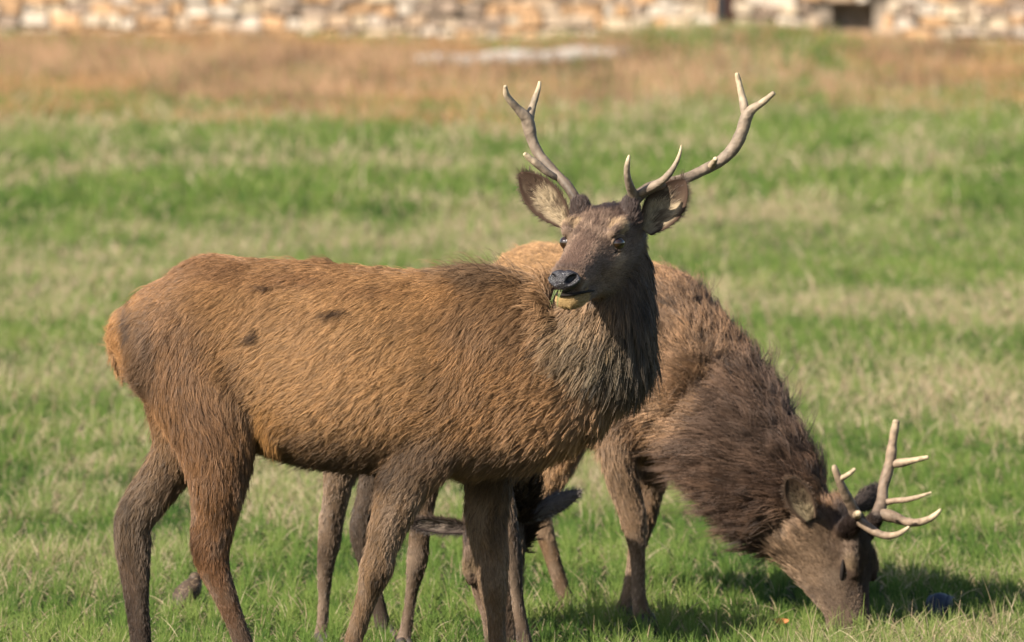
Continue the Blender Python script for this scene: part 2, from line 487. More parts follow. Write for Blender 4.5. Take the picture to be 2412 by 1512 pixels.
def face_parts(H, root, closed=False):
    k = H.k
    for sd in (-1, 1):
        out = norm(H.L * sd * .86 + H.F * .46 + H.U * .18)
        c = H(.145, sd * (.042 if closed else .0575), -.03)
        up = norm(H.U - (H.U @ out) * out); sd_ = np.cross(up, out)
        V, Fc = uv_ball(c, np.array([sd_ * .0225, up * .0215, out * .0225]) * k, 22, 16)
        eye = mesh_obj('eye', V, Fc, M['eye'], root)
        V, Fc = uv_ball(c + out * .0122 * k, np.array([sd_ * .0165, up * .0155, out * .0115]) * k, 22, 12)
        mesh_obj('iris', V, Fc, M['iris'], eye)
        V, Fc = uv_ball(c + out * .0148 * k, np.array([sd_ * .0148, up * .0128, out * .0098]) * k, 22, 12)
        mesh_obj('pupil', V, Fc, M['eye'], eye)
        th = np.linspace(0, 2 * math.pi, 25)
        def lid_ring(rx, ru, rl, lift):
            pts = []
            for a in th:
                x, y = rx * math.cos(a), (ru if math.sin(a) > 0 else rl) * math.sin(a)
                pts.append(c + k * (out * (math.sqrt(max(0., .0222 ** 2 - x * x - y * y)) + lift) + sd_ * x + up * y))
            return pts
        ring = lid_ring(.0172, .0125, .0138, .0008)
        if not closed:
            (V, Fc), _ = rod(lid_ring(.0200, .0168, .0180, -.0005), [.0048 * k] * 25, 8, 2)
            mesh_obj('eyelid', V, Fc, M['lidfur'], root)
        (V, Fc), _ = rod(ring, [.0026 * k] * 25, 8, 2)
        if closed: (V, Fc), _ = rod([H(.112, sd * .073, -.020), H(.135, sd * .0745, -.027), H(.158, sd * .070, -.038), H(.178, sd * .062, -.050)], [.003 * k, .0065 * k, .0065 * k, .003 * k], 8, 4)
        mesh_obj('eyelid', V, Fc, M['lid'], root)
        a0, a1, a2 = H(.152, sd * .066, -.038), H(.172, sd * .062, -.046), H(.192, sd * .055, -.055)
        (V, Fc), _ = rod([a0, a1, a2], [.005 * k, .0045 * k, .002 * k], 8, 4)
        mesh_obj('tear_line', V, Fc, M['lid'], root)
    def nd(V):
        V = V.copy()
        x, y, z = V[:, 0].copy(), V[:, 1].copy(), V[:, 2].copy()     # x lateral, y up, z forward
        for sd in (-1, 1):
            d = np.sqrt(((x - sd * .60) / .30) ** 2 + ((y - .22 - .25 * sd * (x - sd * .6)) / .34) ** 2)
            dent = np.exp(-d ** 4) * (z > -.3)
            V[:, 2] -= .75 * dent
            V[:, 0] -= sd * .18 * dent
        V[:, 1] += .12 * np.abs(x) ** 1.2 - .10 * (np.abs(x) < .25) * (y > .3) * (1 - np.abs(x) / .25)
        V[:, 0] *= 1 - .30 * sstep(.1, -1, y)
        return V
    V, Fc = uv_ball(H(.380, 0, -.065), np.array([H.L * .040, H.U * .0285, H.F * .023]) * k, 48, 36, nd)
    mesh_obj('nose', V, Fc, M['nose'], root)
    pts = [H(.285, -.042, -.112), H(.325, -.041, -.103), (H(.36, -.034, -.0975)), H(.382, -.018, -.0972), H(.387, 0, -.0975), H(.382, .018, -.0972), H(.36, .034, -.0975), H(.325, .041, -.103), H(.285, .042, -.112)]
    (V, Fc), _ = rod(pts, [.002 * k, .0032 * k] + [.0032 * k] * 5 + [.0032 * k, .002 * k], 8, 4)
    mesh_obj('mouth', V, Fc, M['lid'], root)

def ear(root, base, tip, half, face, cup=.5, bow=.02, pale=(.42, .32, .20), rim=(.075, .045, .03), back=(.13, .085, .055), seed=1, hairs=4500, split=.55, hlen=.016):
    base, tip = np.asarray(base), np.asarray(tip)
    ax = norm(tip - base); face = norm(np.asarray(face, float)); face = norm(face - (face @ ax) * ax); sd = np.cross(ax, face)
    ln = np.linalg.norm(tip - base)
    n, m = 17, 22
    t = np.linspace(0, 1, m); q = np.linspace(-1, 1, n)
    prof = np.interp(t, [0, .1, .25, .45, .65, .82, .93, 1], [.40, .58, .84, 1.0, .93, .66, .36, .06])
    F_, B_ = [], []
    for i in range(m):
        c = base + ax * ln * t[i] - face * bow * math.sin(math.pi * t[i])
        cupi = cup * (1.25 - .85 * t[i])
        for x in q:
            p = c + sd * half * prof[i] * x * (1 - .12 * cupi * x * x) + face * half * prof[i] * cupi * (x * x)
            F_.append(p); B_.append(p - face * .006 * (1 - .7 * x * x) - face * .001)
    F_, B_ = np.array(F_), np.array(B_)
    V = np.vstack([F_, B_]); o = n * m
    Fc = []
    for i in range(m - 1):
        for j in range(n - 1):
            a, b, c, d = i * n + j, i * n + j + 1, (i + 1) * n + j + 1, (i + 1) * n + j
            Fc.append((a, b, c, d)); Fc.append((o + d, o + c, o + b, o + a))
    for i in range(m - 1):
        Fc.append((i * n, (i + 1) * n, o + (i + 1) * n, o + i * n))
        j = n - 1
        Fc.append((i * n + j, o + i * n + j, o + (i + 1) * n + j, (i + 1) * n + j))
    for j in range(n - 1):
        Fc.append((j, o + j, o + j + 1, j + 1))
        a = (m - 1) * n + j
        Fc.append((a, a + 1, o + a + 1, o + a))
    tt = np.repeat(t, n); qq = np.tile(q, m)
    cf = np.zeros((o, 3))
    nz = fbm(F_ * 40, seed + 3)
    rimm = np.clip(sstep(.55, .9, np.abs(qq)) + sstep(.5, .92, tt + .3 * (nz - .5)), 0, 1)
    dk = np.clip(sstep(.44, .58, nz + .30 * (tt - .42)), 0, 1)
    inner = np.asarray(pale)[None] * (1 - dk[:, None] * .8) + np.asarray(rim)[None] * dk[:, None] * .8
    cf = inner * (1 - rimm[:, None]) + np.asarray(rim) * rimm[:, None]
    cb = np.tile(np.asarray(back), (o, 1))
    C = np.vstack([cf, cb])
    o_ = mesh_obj('ear', V, Fc, M['skin'], root, True, C * 1.2)
    T = np.array([(f[0], f[1], f[2]) for f in Fc] + [(f[0], f[2], f[3]) for f in Fc])
    N = np.vstack([np.tile(face, (o, 1)), np.tile(-face, (o, 1))])
    flow = np.vstack([ax * .75 + sd * q_ * .9 for q_ in qq] * 2)
    ones = np.ones(2 * o)
    at = dict(dens=ones, flow=norm(flow), len=ones * hlen * np.r_[np.where(np.abs(qq) > .6, .7, 1.2), ones[:o] * .7], col=C, lift=ones * .25, cl=ones * .6, grav=ones * .05)
    return grow(V, T, N, at, hairs, seed, .0004, 6, 4, .25, .3)

def antler(root, pts, radii, tines, seed=0, tipc=(.44, .34, .21), basec=(.085, .06, .042), midc=(.25, .19, .135)):
    def cols(rows, q0, q1):
        q = np.linspace(q0, q1, len(rows))
        c = np.stack([np.interp(q, [0, .3, .65, 1], [basec[k], lerp(basec[k], midc[k], .6), midc[k], tipc[k]]) for k in range(3)], 1)
        return c
    def one(pts, radii, name, parent, q0, q1, s):
        (V, Fc), rows = rod(pts, radii, 14, 7, .10, s)
        n = 14
        C = np.repeat(np.vstack([cols(rows, q0, q0)[:1]] * 3 + [cols(rows, q0, q1)] + [cols(rows, q1, q1)[:1]] * 3), n, 0)
        C = C * (.18 + 1.45 * fbm(V * np.array((75, 75, 75)), s, 4))[:, None]
        return mesh_obj(name, V, Fc, M['antler'], parent, True, C)
    b = one(pts, radii, 'antler', root, 0, .85, seed)
    # knobbly burr at the base
    t0 = norm(np.asarray(pts[1]) - np.asarray(pts[0])); a = norm(np.cross(t0, (.2, .9, .3))); c = np.cross(t0, a)
    ring = [np.asarray(pts[0]) + t0 * .004 + radii[0] * 1.05 * (a * math.cos(x) + c * math.sin(x)) for x in np.linspace(0, 2 * math.pi, 19)]
    (V, Fc), _ = rod(ring, [.0055 + .002 * random.random() for _ in ring], 8, 2, .3, seed)
    mesh_obj('burr', V, Fc, M['antler'], b, True, np.tile(np.asarray(basec) * .9, (len(V), 1)))
    for i, (tp, tr, q0) in enumerate(tines): one(tp, tr, 'tine', b, q0, 1.0, seed + 7 + i)
    return b

def hoof(root, c, fwd, r=.026):
    c = np.asarray(c); fwd = norm(np.asarray((fwd[0], fwd[1], 0.))); sd = np.cross(fwd, (0, 0, 1.)); parts = []
    top = c[2] + .012
    for s in (-1, 1):
        o = np.array((c[0], c[1], 0)) + sd * s * r * .5
        rows = [(o + fwd * .0 + (0, 0, top), r * .85, r * .5), (o + fwd * .012 + (0, 0, top * .55), r * 1.0, r * .56), (o + fwd * .024 + (0, 0, .012), r * 1.2, r * .56), (o + fwd * .027 + (0, 0, .004), r * 1.22, r * .56)]
        C = np.array([x[0] for x in rows]); A = np.array([x[1] for x in rows]); B = np.array([x[2] for x in rows])
        parts.append(tube(C, A, B, sd, 12, 0, 2.4, upref=fwd, cap=.15))
    V, Fc = merge(parts)
    V[:, 2] = np.maximum(V[:, 2], 0.0)
    return mesh_obj('hoof', V, Fc, M['hoof'], root)

def fur_tube(root, name, pts, radii, c, hlen, count, seed):
    (V, Fc), rows = rod(pts, radii, 14, 6)
    o = mesh_obj(name, V, Fc, M['skin'], root, True, np.tile(c, (len(V), 1)))
    T = np.array([(f[0], f[1], f[2]) for f in Fc if len(f) == 4] + [(f[0], f[2], f[3]) for f in Fc if len(f) == 4])
    ax = norm(np.asarray(pts[-1]) - np.asarray(pts[0]))
    ctr = np.array([rows[np.argmin(((rows[:, :3] - v) ** 2).sum(1)), :3] for v in V])
    n1 = np.ones(len(V))
    at = dict(dens=n1, flow=np.tile(ax, (len(V), 1)), len=n1 * hlen, col=np.tile(c, (len(V), 1)), lift=n1 * .3, cl=n1 * .6, grav=n1 * .3)
    return grow(V, T, norm(V - ctr), at, count, seed, .0005)
def coat(root, body, chunks):
    Pt = np.vstack([c[0] for c in chunks]); R = np.vstack([c[1] for c in chunks]); C = np.vstack([c[2] for c in chunks])
    return tag(curves_obj('coat', Pt, R, C, M['hair'], body), kind='stuff')
def pad(ch, K=5):
    Pt, R, C = ch
    if Pt.shape[1] == K: return ch
    q = np.linspace(0, Pt.shape[1] - 1, K); i = np.minimum(np.floor(q).astype(int), Pt.shape[1] - 2); f = q - i
    g = lambda X: X[:, i] * (1 - f)[None, :, None] + X[:, i + 1] * f[None, :, None]
    return g(Pt), g(R[..., None])[..., 0], g(C)

GOLD, RED, BRN, GREY, DARK, MUD = (.275, .146, .058), (.215, .108, .047), (.155, .080, .036), (.125, .085, .052), (.03, .02, .015), (.155, .095, .052)





# ------------------------------------------------------------------ ground
WALL_Y = 100.0
def gh(x, y):
    x, y = np.asarray(x, float), np.asarray(y, float)
    h = .10 * (fbm(np.stack([x * .12, y * .06, 0 * x], -1), 77, 2) - .5) * sstep(8, 25, y)
    h = h + .34 * np.exp(-((x - 2.6) / 2.0) ** 2 - ((y - 90) / 7) ** 2)
    h = h + .12 * np.exp(-((x + 4.5) / 4.0) ** 2 - ((y - 97) / 5) ** 2)
    return h
xs = np.r_[[-2500, -900, -300, -120, -60], np.arange(-30, 30.1, .6), [60, 120, 300, 900, 2500]]
ys = np.r_[[-2500, -900, -300, -120, -60, -40], np.arange(-26, 120.1, .8), [150, 250, 500, 1000, 2500, 4000]]
X, Y = np.meshgrid(xs, ys)
Z = gh(X, Y) * (np.abs(X) < 40) * (Y < 125) * (Y > -27)
V = np.stack([X, Y, Z], -1).reshape(-1, 3)
nx = len(xs)
Fc = [(j * nx + i, j * nx + i + 1, (j + 1) * nx + i + 1, (j + 1) * nx + i) for j in range(len(ys) - 1) for i in range(nx - 1)]
gm, gt, gb, gr_, gn = noise_mat('turf_soil', [(.022, .024, .009), (.035, .042, .013), (.075, .062, .03)], 1.3, .95, .1, .3, 8)
ground = tag(mesh_obj('ground', V, Fc, gm), kind='structure')

# ------------------------------------------------------------------ turf: single blades
def turf(n, y0, y1, dexp, seed, lmean, rad, name, label, dry=None, margin=1.22, outer=False):
    g = np.random.default_rng(seed)
    yy = np.linspace(y0, y1, 400)
    hw = (yy + CAM_D) * .0555 * margin + .45
    pdf = hw * ((yy + CAM_D) / (y0 + CAM_D)) ** dexp
    y = np.interp(g.random(n), np.cumsum(pdf) / pdf.sum(), yy)
    x = (g.random(n) * 2 - 1) * ((y + CAM_D) * .0555 * margin + .45)
    if outer:
        ow = (y + CAM_D) * .0555 * margin + .45
        x = np.where(g.random(n) < .5, -1, 1) * (ow + g.random(n) * (.4 + .115 * y.clip(0)))
    z0 = np.zeros(n)
    # tufts: blades drawn towards random tuft centres
    cell = .07 * ((y + CAM_D) / 28) ** .5
    cx, cy = np.floor(x / cell), np.floor(y / (cell * 1.5))
    hsh = lambda k: vnoise(np.stack([cx * 7.13 + .5, cy * 5.71 + .5, z0 + k * 3.3], -1), 300 + k)
    pull = .38
    x = lerp(x, (cx + .15 + .7 * hsh(1)) * cell, pull); y = lerp(y, (cy + .15 + .7 * hsh(2)) * cell * 1.5, pull)
    z = gh(x, y)
    D = y + CAM_D
    big = fbm(np.stack([x * .8, y * .22, z0], -1), 401, 4)
    mid = fbm(np.stack([x * 2.6, y * 1.3, z0], -1), 402, 3)
    tuft = hsh(3)
    L = lmean * (1 - .75 * np.exp(-((x - .15) / 1.6) ** 4 - ((y - 81) / 6.5) ** 4)) * np.clip(.55 + .9 * mid + .9 * (tuft - .5), .3, 2) * np.clip(g.normal(1, .3, n), .3, 2)
    straw = sstep(.47, .70, big * .62 + mid * .38 + .04 * sstep(2, 14, y))
    for px_, py_, rx_, ry_, am in ((-1.95, 16.5, 1.3, 2.6, .7), (1.9, 15.5, 1.3, 3.2, .75), (-2.2, 29, 1.5, 3, .4), (1.5, 33, 2.5, 4, .4), (.3, 9.5, .5, 1.2, .4)):
        straw = np.maximum(straw, am * np.exp(-((x - px_) / rx_) ** 2 - ((y - py_) / ry_) ** 2) * (.6 + .8 * mid))
    straw = np.clip(straw, 0, 1) * (.62 + .38 * sstep(5, 12, y))
    isd = g.random(n) < (.13 + .58 * straw)
    ang = g.random(n) * 2 * math.pi
    lean = np.abs(g.normal(.30, .30, n)) + isd * np.abs(g.normal(.15, .4, n))
    L = np.where(isd, L * np.where(g.random(n) < .2, 1.3, .8), L)
    K = 4
    t = np.linspace(0, 1, K)
    Pt = np.zeros((n, K, 3))
    dx, dy = np.cos(ang), np.sin(ang)
    a = lean[:, None] * (.35 + 1.1 * t[None] ** 1.2)
    st = (L / (K - 1))[:, None]
    Pt[:, 0] = np.stack([x, y, z - .006], -1)
    for k in range(1, K):
        Pt[:, k, 0] = Pt[:, k - 1, 0] + st[:, 0] * np.sin(a[:, k]) * dx
        Pt[:, k, 1] = Pt[:, k - 1, 1] + st[:, 0] * np.sin(a[:, k]) * dy
        Pt[:, k, 2] = Pt[:, k - 1, 2] + st[:, 0] * np.cos(a[:, k])
    r0 = rad * (D / 28) ** .75 * np.clip(g.normal(1, .28, n), .4, 1.8)
    R = r0[:, None] * np.array((.8, 1.0, .75, .2))[None]
    green = np.array((.088, .145, .026)); green2 = np.array((.165, .205, .050)); dkg = np.array((.024, .055, .012)); strw = np.array((.42, .35, .215)); strw2 = np.array((.29, .21, .12))
    q = np.clip((mid - .5) * 1.3 + .46 + (tuft - .5) * .8 + g.normal(0, .16, n), 0, 1)[:, None]
    C = dkg + (green - dkg) * np.minimum(1, q * 2) + (green2 - green) * np.clip(q * 2 - 1, 0, 1)
    q2 = g.random(n)[:, None]
    C = np.where(isd[:, None], strw * q2 + strw2 * (1 - q2), C)
    C = lerp(C, np.array((.205, .215, .085)), (.42 * straw * (~isd))[:, None])
    if dry is not None:
        m = dry(x, y, g)
        q3 = g.random(n)[:, None]
        dc = np.array((.40, .235, .105)) * q3 + np.array((.27, .15, .072)) * (1 - q3)
        C = lerp(C, dc, m[:, None])
    C = C[:, None, :] * np.array((.7, .9, 1.05, 1.15))[None, :, None]  # bases darkened in the colour, standing for shade down among the blades
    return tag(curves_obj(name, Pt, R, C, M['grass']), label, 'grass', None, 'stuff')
def drymask(x, y, g):
    nz = fbm(np.stack([x * .6, y * .12, 0 * x], -1), 501, 3)
    edge = 62 + 18 * (nz - .5) + 5 * np.exp(-((x - 2.2) / 1.7) ** 2)
    gap = np.exp(-((x - 2.6) / 1.9) ** 2)
    pat = fbm(np.stack([x * 1.2, y * .3, 0 * x], -1), 507, 3)
    return (g.random(len(x)) < sstep(edge - 8, edge + 9, y) * (1 - .8 * gap) * (.35 + .65 * sstep(.38, .55, pat))).astype(float)
turf(430000, -1.2, 11, -.6, 101, .054, .00115, 'grass', 'short green pasture grass with straw coloured blades round the deer')
turf(300000, 10.5, 38, -1.1, 102, .07, .0017, 'grass', 'blurred green and straw pasture behind the deer')
turf(200000, 37, 99.6, -1.0, 103, .11, .0030, 'grass', 'far pasture running up to the stone wall', drymask)
turf(190000, -1.2, 99.6, -.5, 105, .08, .0026, 'grass', 'outlying pasture at either side of the deer', drymask, 1.22, True)
# rank dead grass on the bank before the wall
def rank(n, seed):
    g = np.random.default_rng(seed)
    x = (g.random(n) * 2 - 1) * 17
    y = 54 + 45.5 * g.random(n)
    nz = fbm(np.stack([x * 1.0, y * .22, 0 * x], -1), 502, 4)
    gapm = np.maximum(np.exp(-((x - 2.6) / 2.0) ** 2), np.exp(-((x - .1) / 1.6) ** 4 - ((y - 79) / 9) ** 4))          # greener mound below the post
    front = 57 + 6 * (fbm(np.stack([x * .5, 0 * x, 0 * x], -1), 503, 3) - .5)
    p = sstep(front - 4, front + 14, y + 16 * (fbm(np.stack([x * 1.1, y * .25, 0 * x], -1), 505, 3) - .5)) * sstep(.40, .56, nz + .02) * (1 - .85 * gapm) 
    k = g.random(n) < p
    x, y, nz = x[k], y[k], nz[k]
    n = len(x)
    z = gh(x, y)
    L = (.06 + .24 * sstep(.32, .7, nz)) * np.clip(g.normal(1, .3, n), .3, 1.8) * (1 - .75 * sstep(84, 95, y) * sstep(-4.5, -1.5, x)) * (1 - .35 * sstep(90, 97, y)) * (.45 + .55 * sstep(57, 68, y))
    K = 4; t = np.linspace(0, 1, K)
    ang = g.random(n) * 2 * math.pi; lean = np.abs(g.normal(.25, .25, n))
    a = lean[:, None] * (.3 + 1.3 * t[None])
    Pt = np.zeros((n, K, 3)); Pt[:, 0] = np.stack([x, y, z - .01], -1)
    for j in range(1, K):
        Pt[:, j] = Pt[:, j - 1] + (L / (K - 1))[:, None] * np.stack([np.sin(a[:, j]) * np.cos(ang), np.sin(a[:, j]) * np.sin(ang), np.cos(a[:, j])], -1)
    R = np.full((n, 1), .0048) * np.array((.9, 1, .8, .3))[None]
    q = np.clip(sstep(.3, .7, fbm(np.stack([x * 1.3, y * .4, 0 * x], -1), 504, 3)) * .75 + g.random(n) * .3 - .03, 0, 1)[:, None]
    C = np.array((.15, .085, .05)) * (1 - q) + np.array((.48, .295, .165)) * q
    grn = (g.random(n) < .08)[:, None]
    C = np.where(grn, np.array((.12, .15, .04)), C)
    C = np.repeat(C[:, None], K, 1)
    return tag(curves_obj('dead_grass', Pt, R, C, M['dry']), 'tall dead russet grass on the bank below the stone wall', 'grass', None, 'stuff')
rank(180000, 104)

# ------------------------------------------------------------------ rubble stone wall
smat, st_, sb_, sr_, sn_ = noise_mat('rubble_stone', [(.20, .135, .08), (.40, .30, .205), (.52, .44, .35)], 6, .9, .2, .6, 8)
oi = st_.nodes.new('ShaderNodeObjectInfo')
rr = st_.nodes.new('ShaderNodeValToRGB'); e = rr.color_ramp.elements
rr.color_ramp.interpolation = 'CONSTANT'
pal = [(.54, .43, .31), (.54, .30, .13), (.40, .30, .21), (.62, .53, .43), (.50, .28, .13), (.28, .20, .15), (.55, .43, .29), (.40, .27, .17), (.52, .43, .35), (.22, .16, .12)]
while len(e) < len(pal): e.new(.5)
for k, c in enumerate(pal): e[k].position = k / len(pal); e[k].color = (*c, 1)
geo_ = st_.nodes.new('ShaderNodeNewGeometry')
ad_ = st_.nodes.new('ShaderNodeMath'); ad_.operation = 'ADD'
fr_ = st_.nodes.new('ShaderNodeMath'); fr_.operation = 'FRACT'
st_.links.new(oi.outputs['Random'], ad_.inputs[0]); st_.links.new(geo_.outputs['Random Per Island'], ad_.inputs[1])
st_.links.new(ad_.outputs[0], fr_.inputs[0]); st_.links.new(fr_.outputs[0], rr.inputs['Fac'])
mxn = st_.nodes.new('ShaderNodeMix'); mxn.data_type = 'RGBA'; mxn.blend_type = 'MIX'; mxn.inputs['Factor'].default_value = .68
st_.links.new(sr_.outputs['Color'], mxn.inputs['A']); st_.links.new(rr.outputs['Color'], mxn.inputs['B']); st_.links.new(mxn.outputs['Result'], sb_.inputs['Base Color'])
mort = noise_mat('lime_mortar', [(.16, .125, .09), (.32, .26, .20)], 9, .95, .1, .6)[0]
def stone_mesh(seed):
    r_ = random.Random(seed)
    bm = bmesh.new()
    bmesh.ops.create_cube(bm, size=1)
    bmesh.ops.bevel(bm, geom=bm.edges[:], offset=.13, segments=1, affect='EDGES', profile=.5)
    for v in bm.verts:
        v.co += Vector((r_.uniform(-.07, .07), r_.uniform(-.07, .07), r_.uniform(-.09, .09)))
    me = bpy.data.meshes.new('stone'); bm.to_mesh(me); bm.free()
    me.materials.append(smat)
    return me
stones = [stone_mesh(k) for k in range(10)]
hole = P(2010, 42, WALL_Y)
hx0, hx1, hz0, hz1 = hole[0] - .30, hole[0] + .28, hole[2] - .16, hole[2] + .18
WB, WT, XW = -.25, 1.9, 19.0
def boxes(bl):
    V, Fc = [], []
    for x0, x1, y0, y1, z0, z1 in bl:
        o = len(V)
        V += [(x, y, z) for x in (x0, x1) for y in (y0, y1) for z in (z0, z1)]
        Fc += [tuple(o + i for i in f) for f in ((0, 1, 3, 2), (4, 6, 7, 5), (0, 4, 5, 1), (2, 3, 7, 6), (0, 2, 6, 4), (1, 5, 7, 3))]
    return V, Fc
V, Fc = boxes([(-XW, hx0, WALL_Y + .06, WALL_Y + .6, WB, WT), (hx1, XW, WALL_Y + .06, WALL_Y + .6, WB, WT), (hx0, hx1, WALL_Y + .06, WALL_Y + .6, WB, hz0), (hx0, hx1, WALL_Y + .06, WALL_Y + .6, hz1, WT), (hx0, hx1, WALL_Y + .45, WALL_Y + .6, hz0, hz1)])
wall = tag(mesh_obj('stone_wall', V, Fc, mort, None, False), 'old rubble wall of pale and orange stone with a dark hole', 'wall')
z = -.12
cnt = 0
rest = []
while z < WT:
    h = random.uniform(.10, .19)
    x = -XW + random.uniform(0, .3)
    while x < XW:
        wd = random.uniform(.12, .36) if random.random() < .85 else random.uniform(.36, .5)
        hh = h * random.uniform(.7, 1.25)
        cxx, czz = x + wd / 2, z + h / 2 + random.uniform(-.035, .035)
        if not (hx0 - wd * .42 < cxx < hx1 + wd * .42 and hz0 - hh * .45 < czz < hz1 + hh * .45):
            dep = .22
            sc_ = (wd * .93, dep, hh * .9)
            loc = (cxx, WALL_Y + .10 + random.uniform(-.05, .02), czz)
            rot = (random.uniform(-.06, .06), random.uniform(-.16, .16), random.uniform(-.06, .06))
            if abs(cxx) < 7.6 and z < .78 and cnt < 298:
                o = bpy.data.objects.new('stone', random.choice(stones))
                col.objects.link(o); o.parent = wall
                o.location, o.rotation_euler, o.scale = loc, rot, sc_
                cnt += 1
            else: rest.append((loc, rot, sc_))
        x += wd + random.uniform(.0, .02)
    z += h
bm = bmesh.new()
from mathutils import Euler
for loc, rot, sc_ in rest:
    t = bm.verts.__len__()
    me = random.choice(stones)
    bm.from_mesh(me)
    bm.verts.ensure_lookup_table()
    mt = Matrix.LocRotScale(Vector(loc), Euler(rot), Vector(sc_))
    bmesh.ops.transform(bm, matrix=mt, verts=bm.verts[t:])
me = bpy.data.meshes.new('upper_stones'); bm.to_mesh(me); bm.free(); me.materials.append(smat)
o = bpy.data.objects.new('upper_stones', me); col.objects.link(o); o.parent = wall; tag(o, kind='stuff')

# ------------------------------------------------------------------ post and fallen timber
pz = P(1707, 100, 98.0)
root = empty('post', (pz[0], 98.0, float(gh(pz[0], 98.0))))
tag(root, 'upright dark rusty post standing before the rubble wall', 'post')
def chbox(x0, x1, y0, y1, z0, z1, b=.015):
    bm = bmesh.new(); bmesh.ops.create_cube(bm, size=1)
    bmesh.ops.transform(bm, matrix=Matrix.LocRotScale(Vector(((x0 + x1) / 2, (y0 + y1) / 2, (z0 + z1) / 2)), None, Vector((x1 - x0, y1 - y0, z1 - z0))), verts=bm.verts[:])
    bmesh.ops.bevel(bm, geom=bm.edges[:], offset=b, segments=2, affect='EDGES')
    V = [v.co[:] for v in bm.verts]; bm.verts.index_update(); Fc = [[v.index for v in f.verts] for f in bm.faces]; bm.free()
    return np.array(V), Fc
iron = noise_mat('dark_iron', [(.018, .018, .02), (.035, .03, .03)], 8, .7, .3)[0]
rust = noise_mat('rusty_iron', [(.04, .017, .012), (.08, .03, .02)], 12, .85, .2, .3)[0]
sw = S(98)
mesh_obj('iron_stanchion', *chbox(pz[0] - 22 * sw, pz[0] + 2 * sw, 97.9, 98.1, -.2, 1.75), iron, root, False)
mesh_obj('timber_upright', *chbox(pz[0] + 2 * sw + .003, pz[0] + 21 * sw, 97.93, 98.07, -.2, 1.7), rust, root, False)
wood = noise_mat('weathered_wood', [(.20, .17, .145), (.31, .275, .24), (.40, .365, .33)], 7, .85, .2, .5, 6, stretch=(1, 8, 8))[0]
p0, p1 = P(975, 145, 86), P(1480, 126, 85.4)
nn = 14
pts = [lerp(p0, p1, k / nn) + np.array((0, 0, .02 * math.sin(k * 1.3))) for k in range(nn + 1)]
C = resample(np.array(pts), 2); A = np.interp(np.linspace(0, 1, len(C)), [0, .5, 1], [.07, .085, .08]) * (1 + .15 * (vnoise(C * 5, 8) - .5))
V, Fc = tube(C, A, A * 1.2, (0, 1, 0), 14, 0, 3.0)
tag(mesh_obj('fallen_timber', V, Fc, wood), 'long bleached grey timber lying propped on the bank under the wall', 'timber')
pr = P(1440, 150, 85.5)
zt = P(1440, 131, 85.5)[2]
V, Fc = uv_ball((pr[0], 85.52, float(gh(pr[0], 85.5)) + .0), np.diag((.14, .14, max(.05, zt - float(gh(pr[0], 85.5)) - .05))), 12, 8)
tag(mesh_obj('fallen_stone', V * 1.0, Fc, smat), 'loose stone propping up the end of the bleached timber', 'stone')
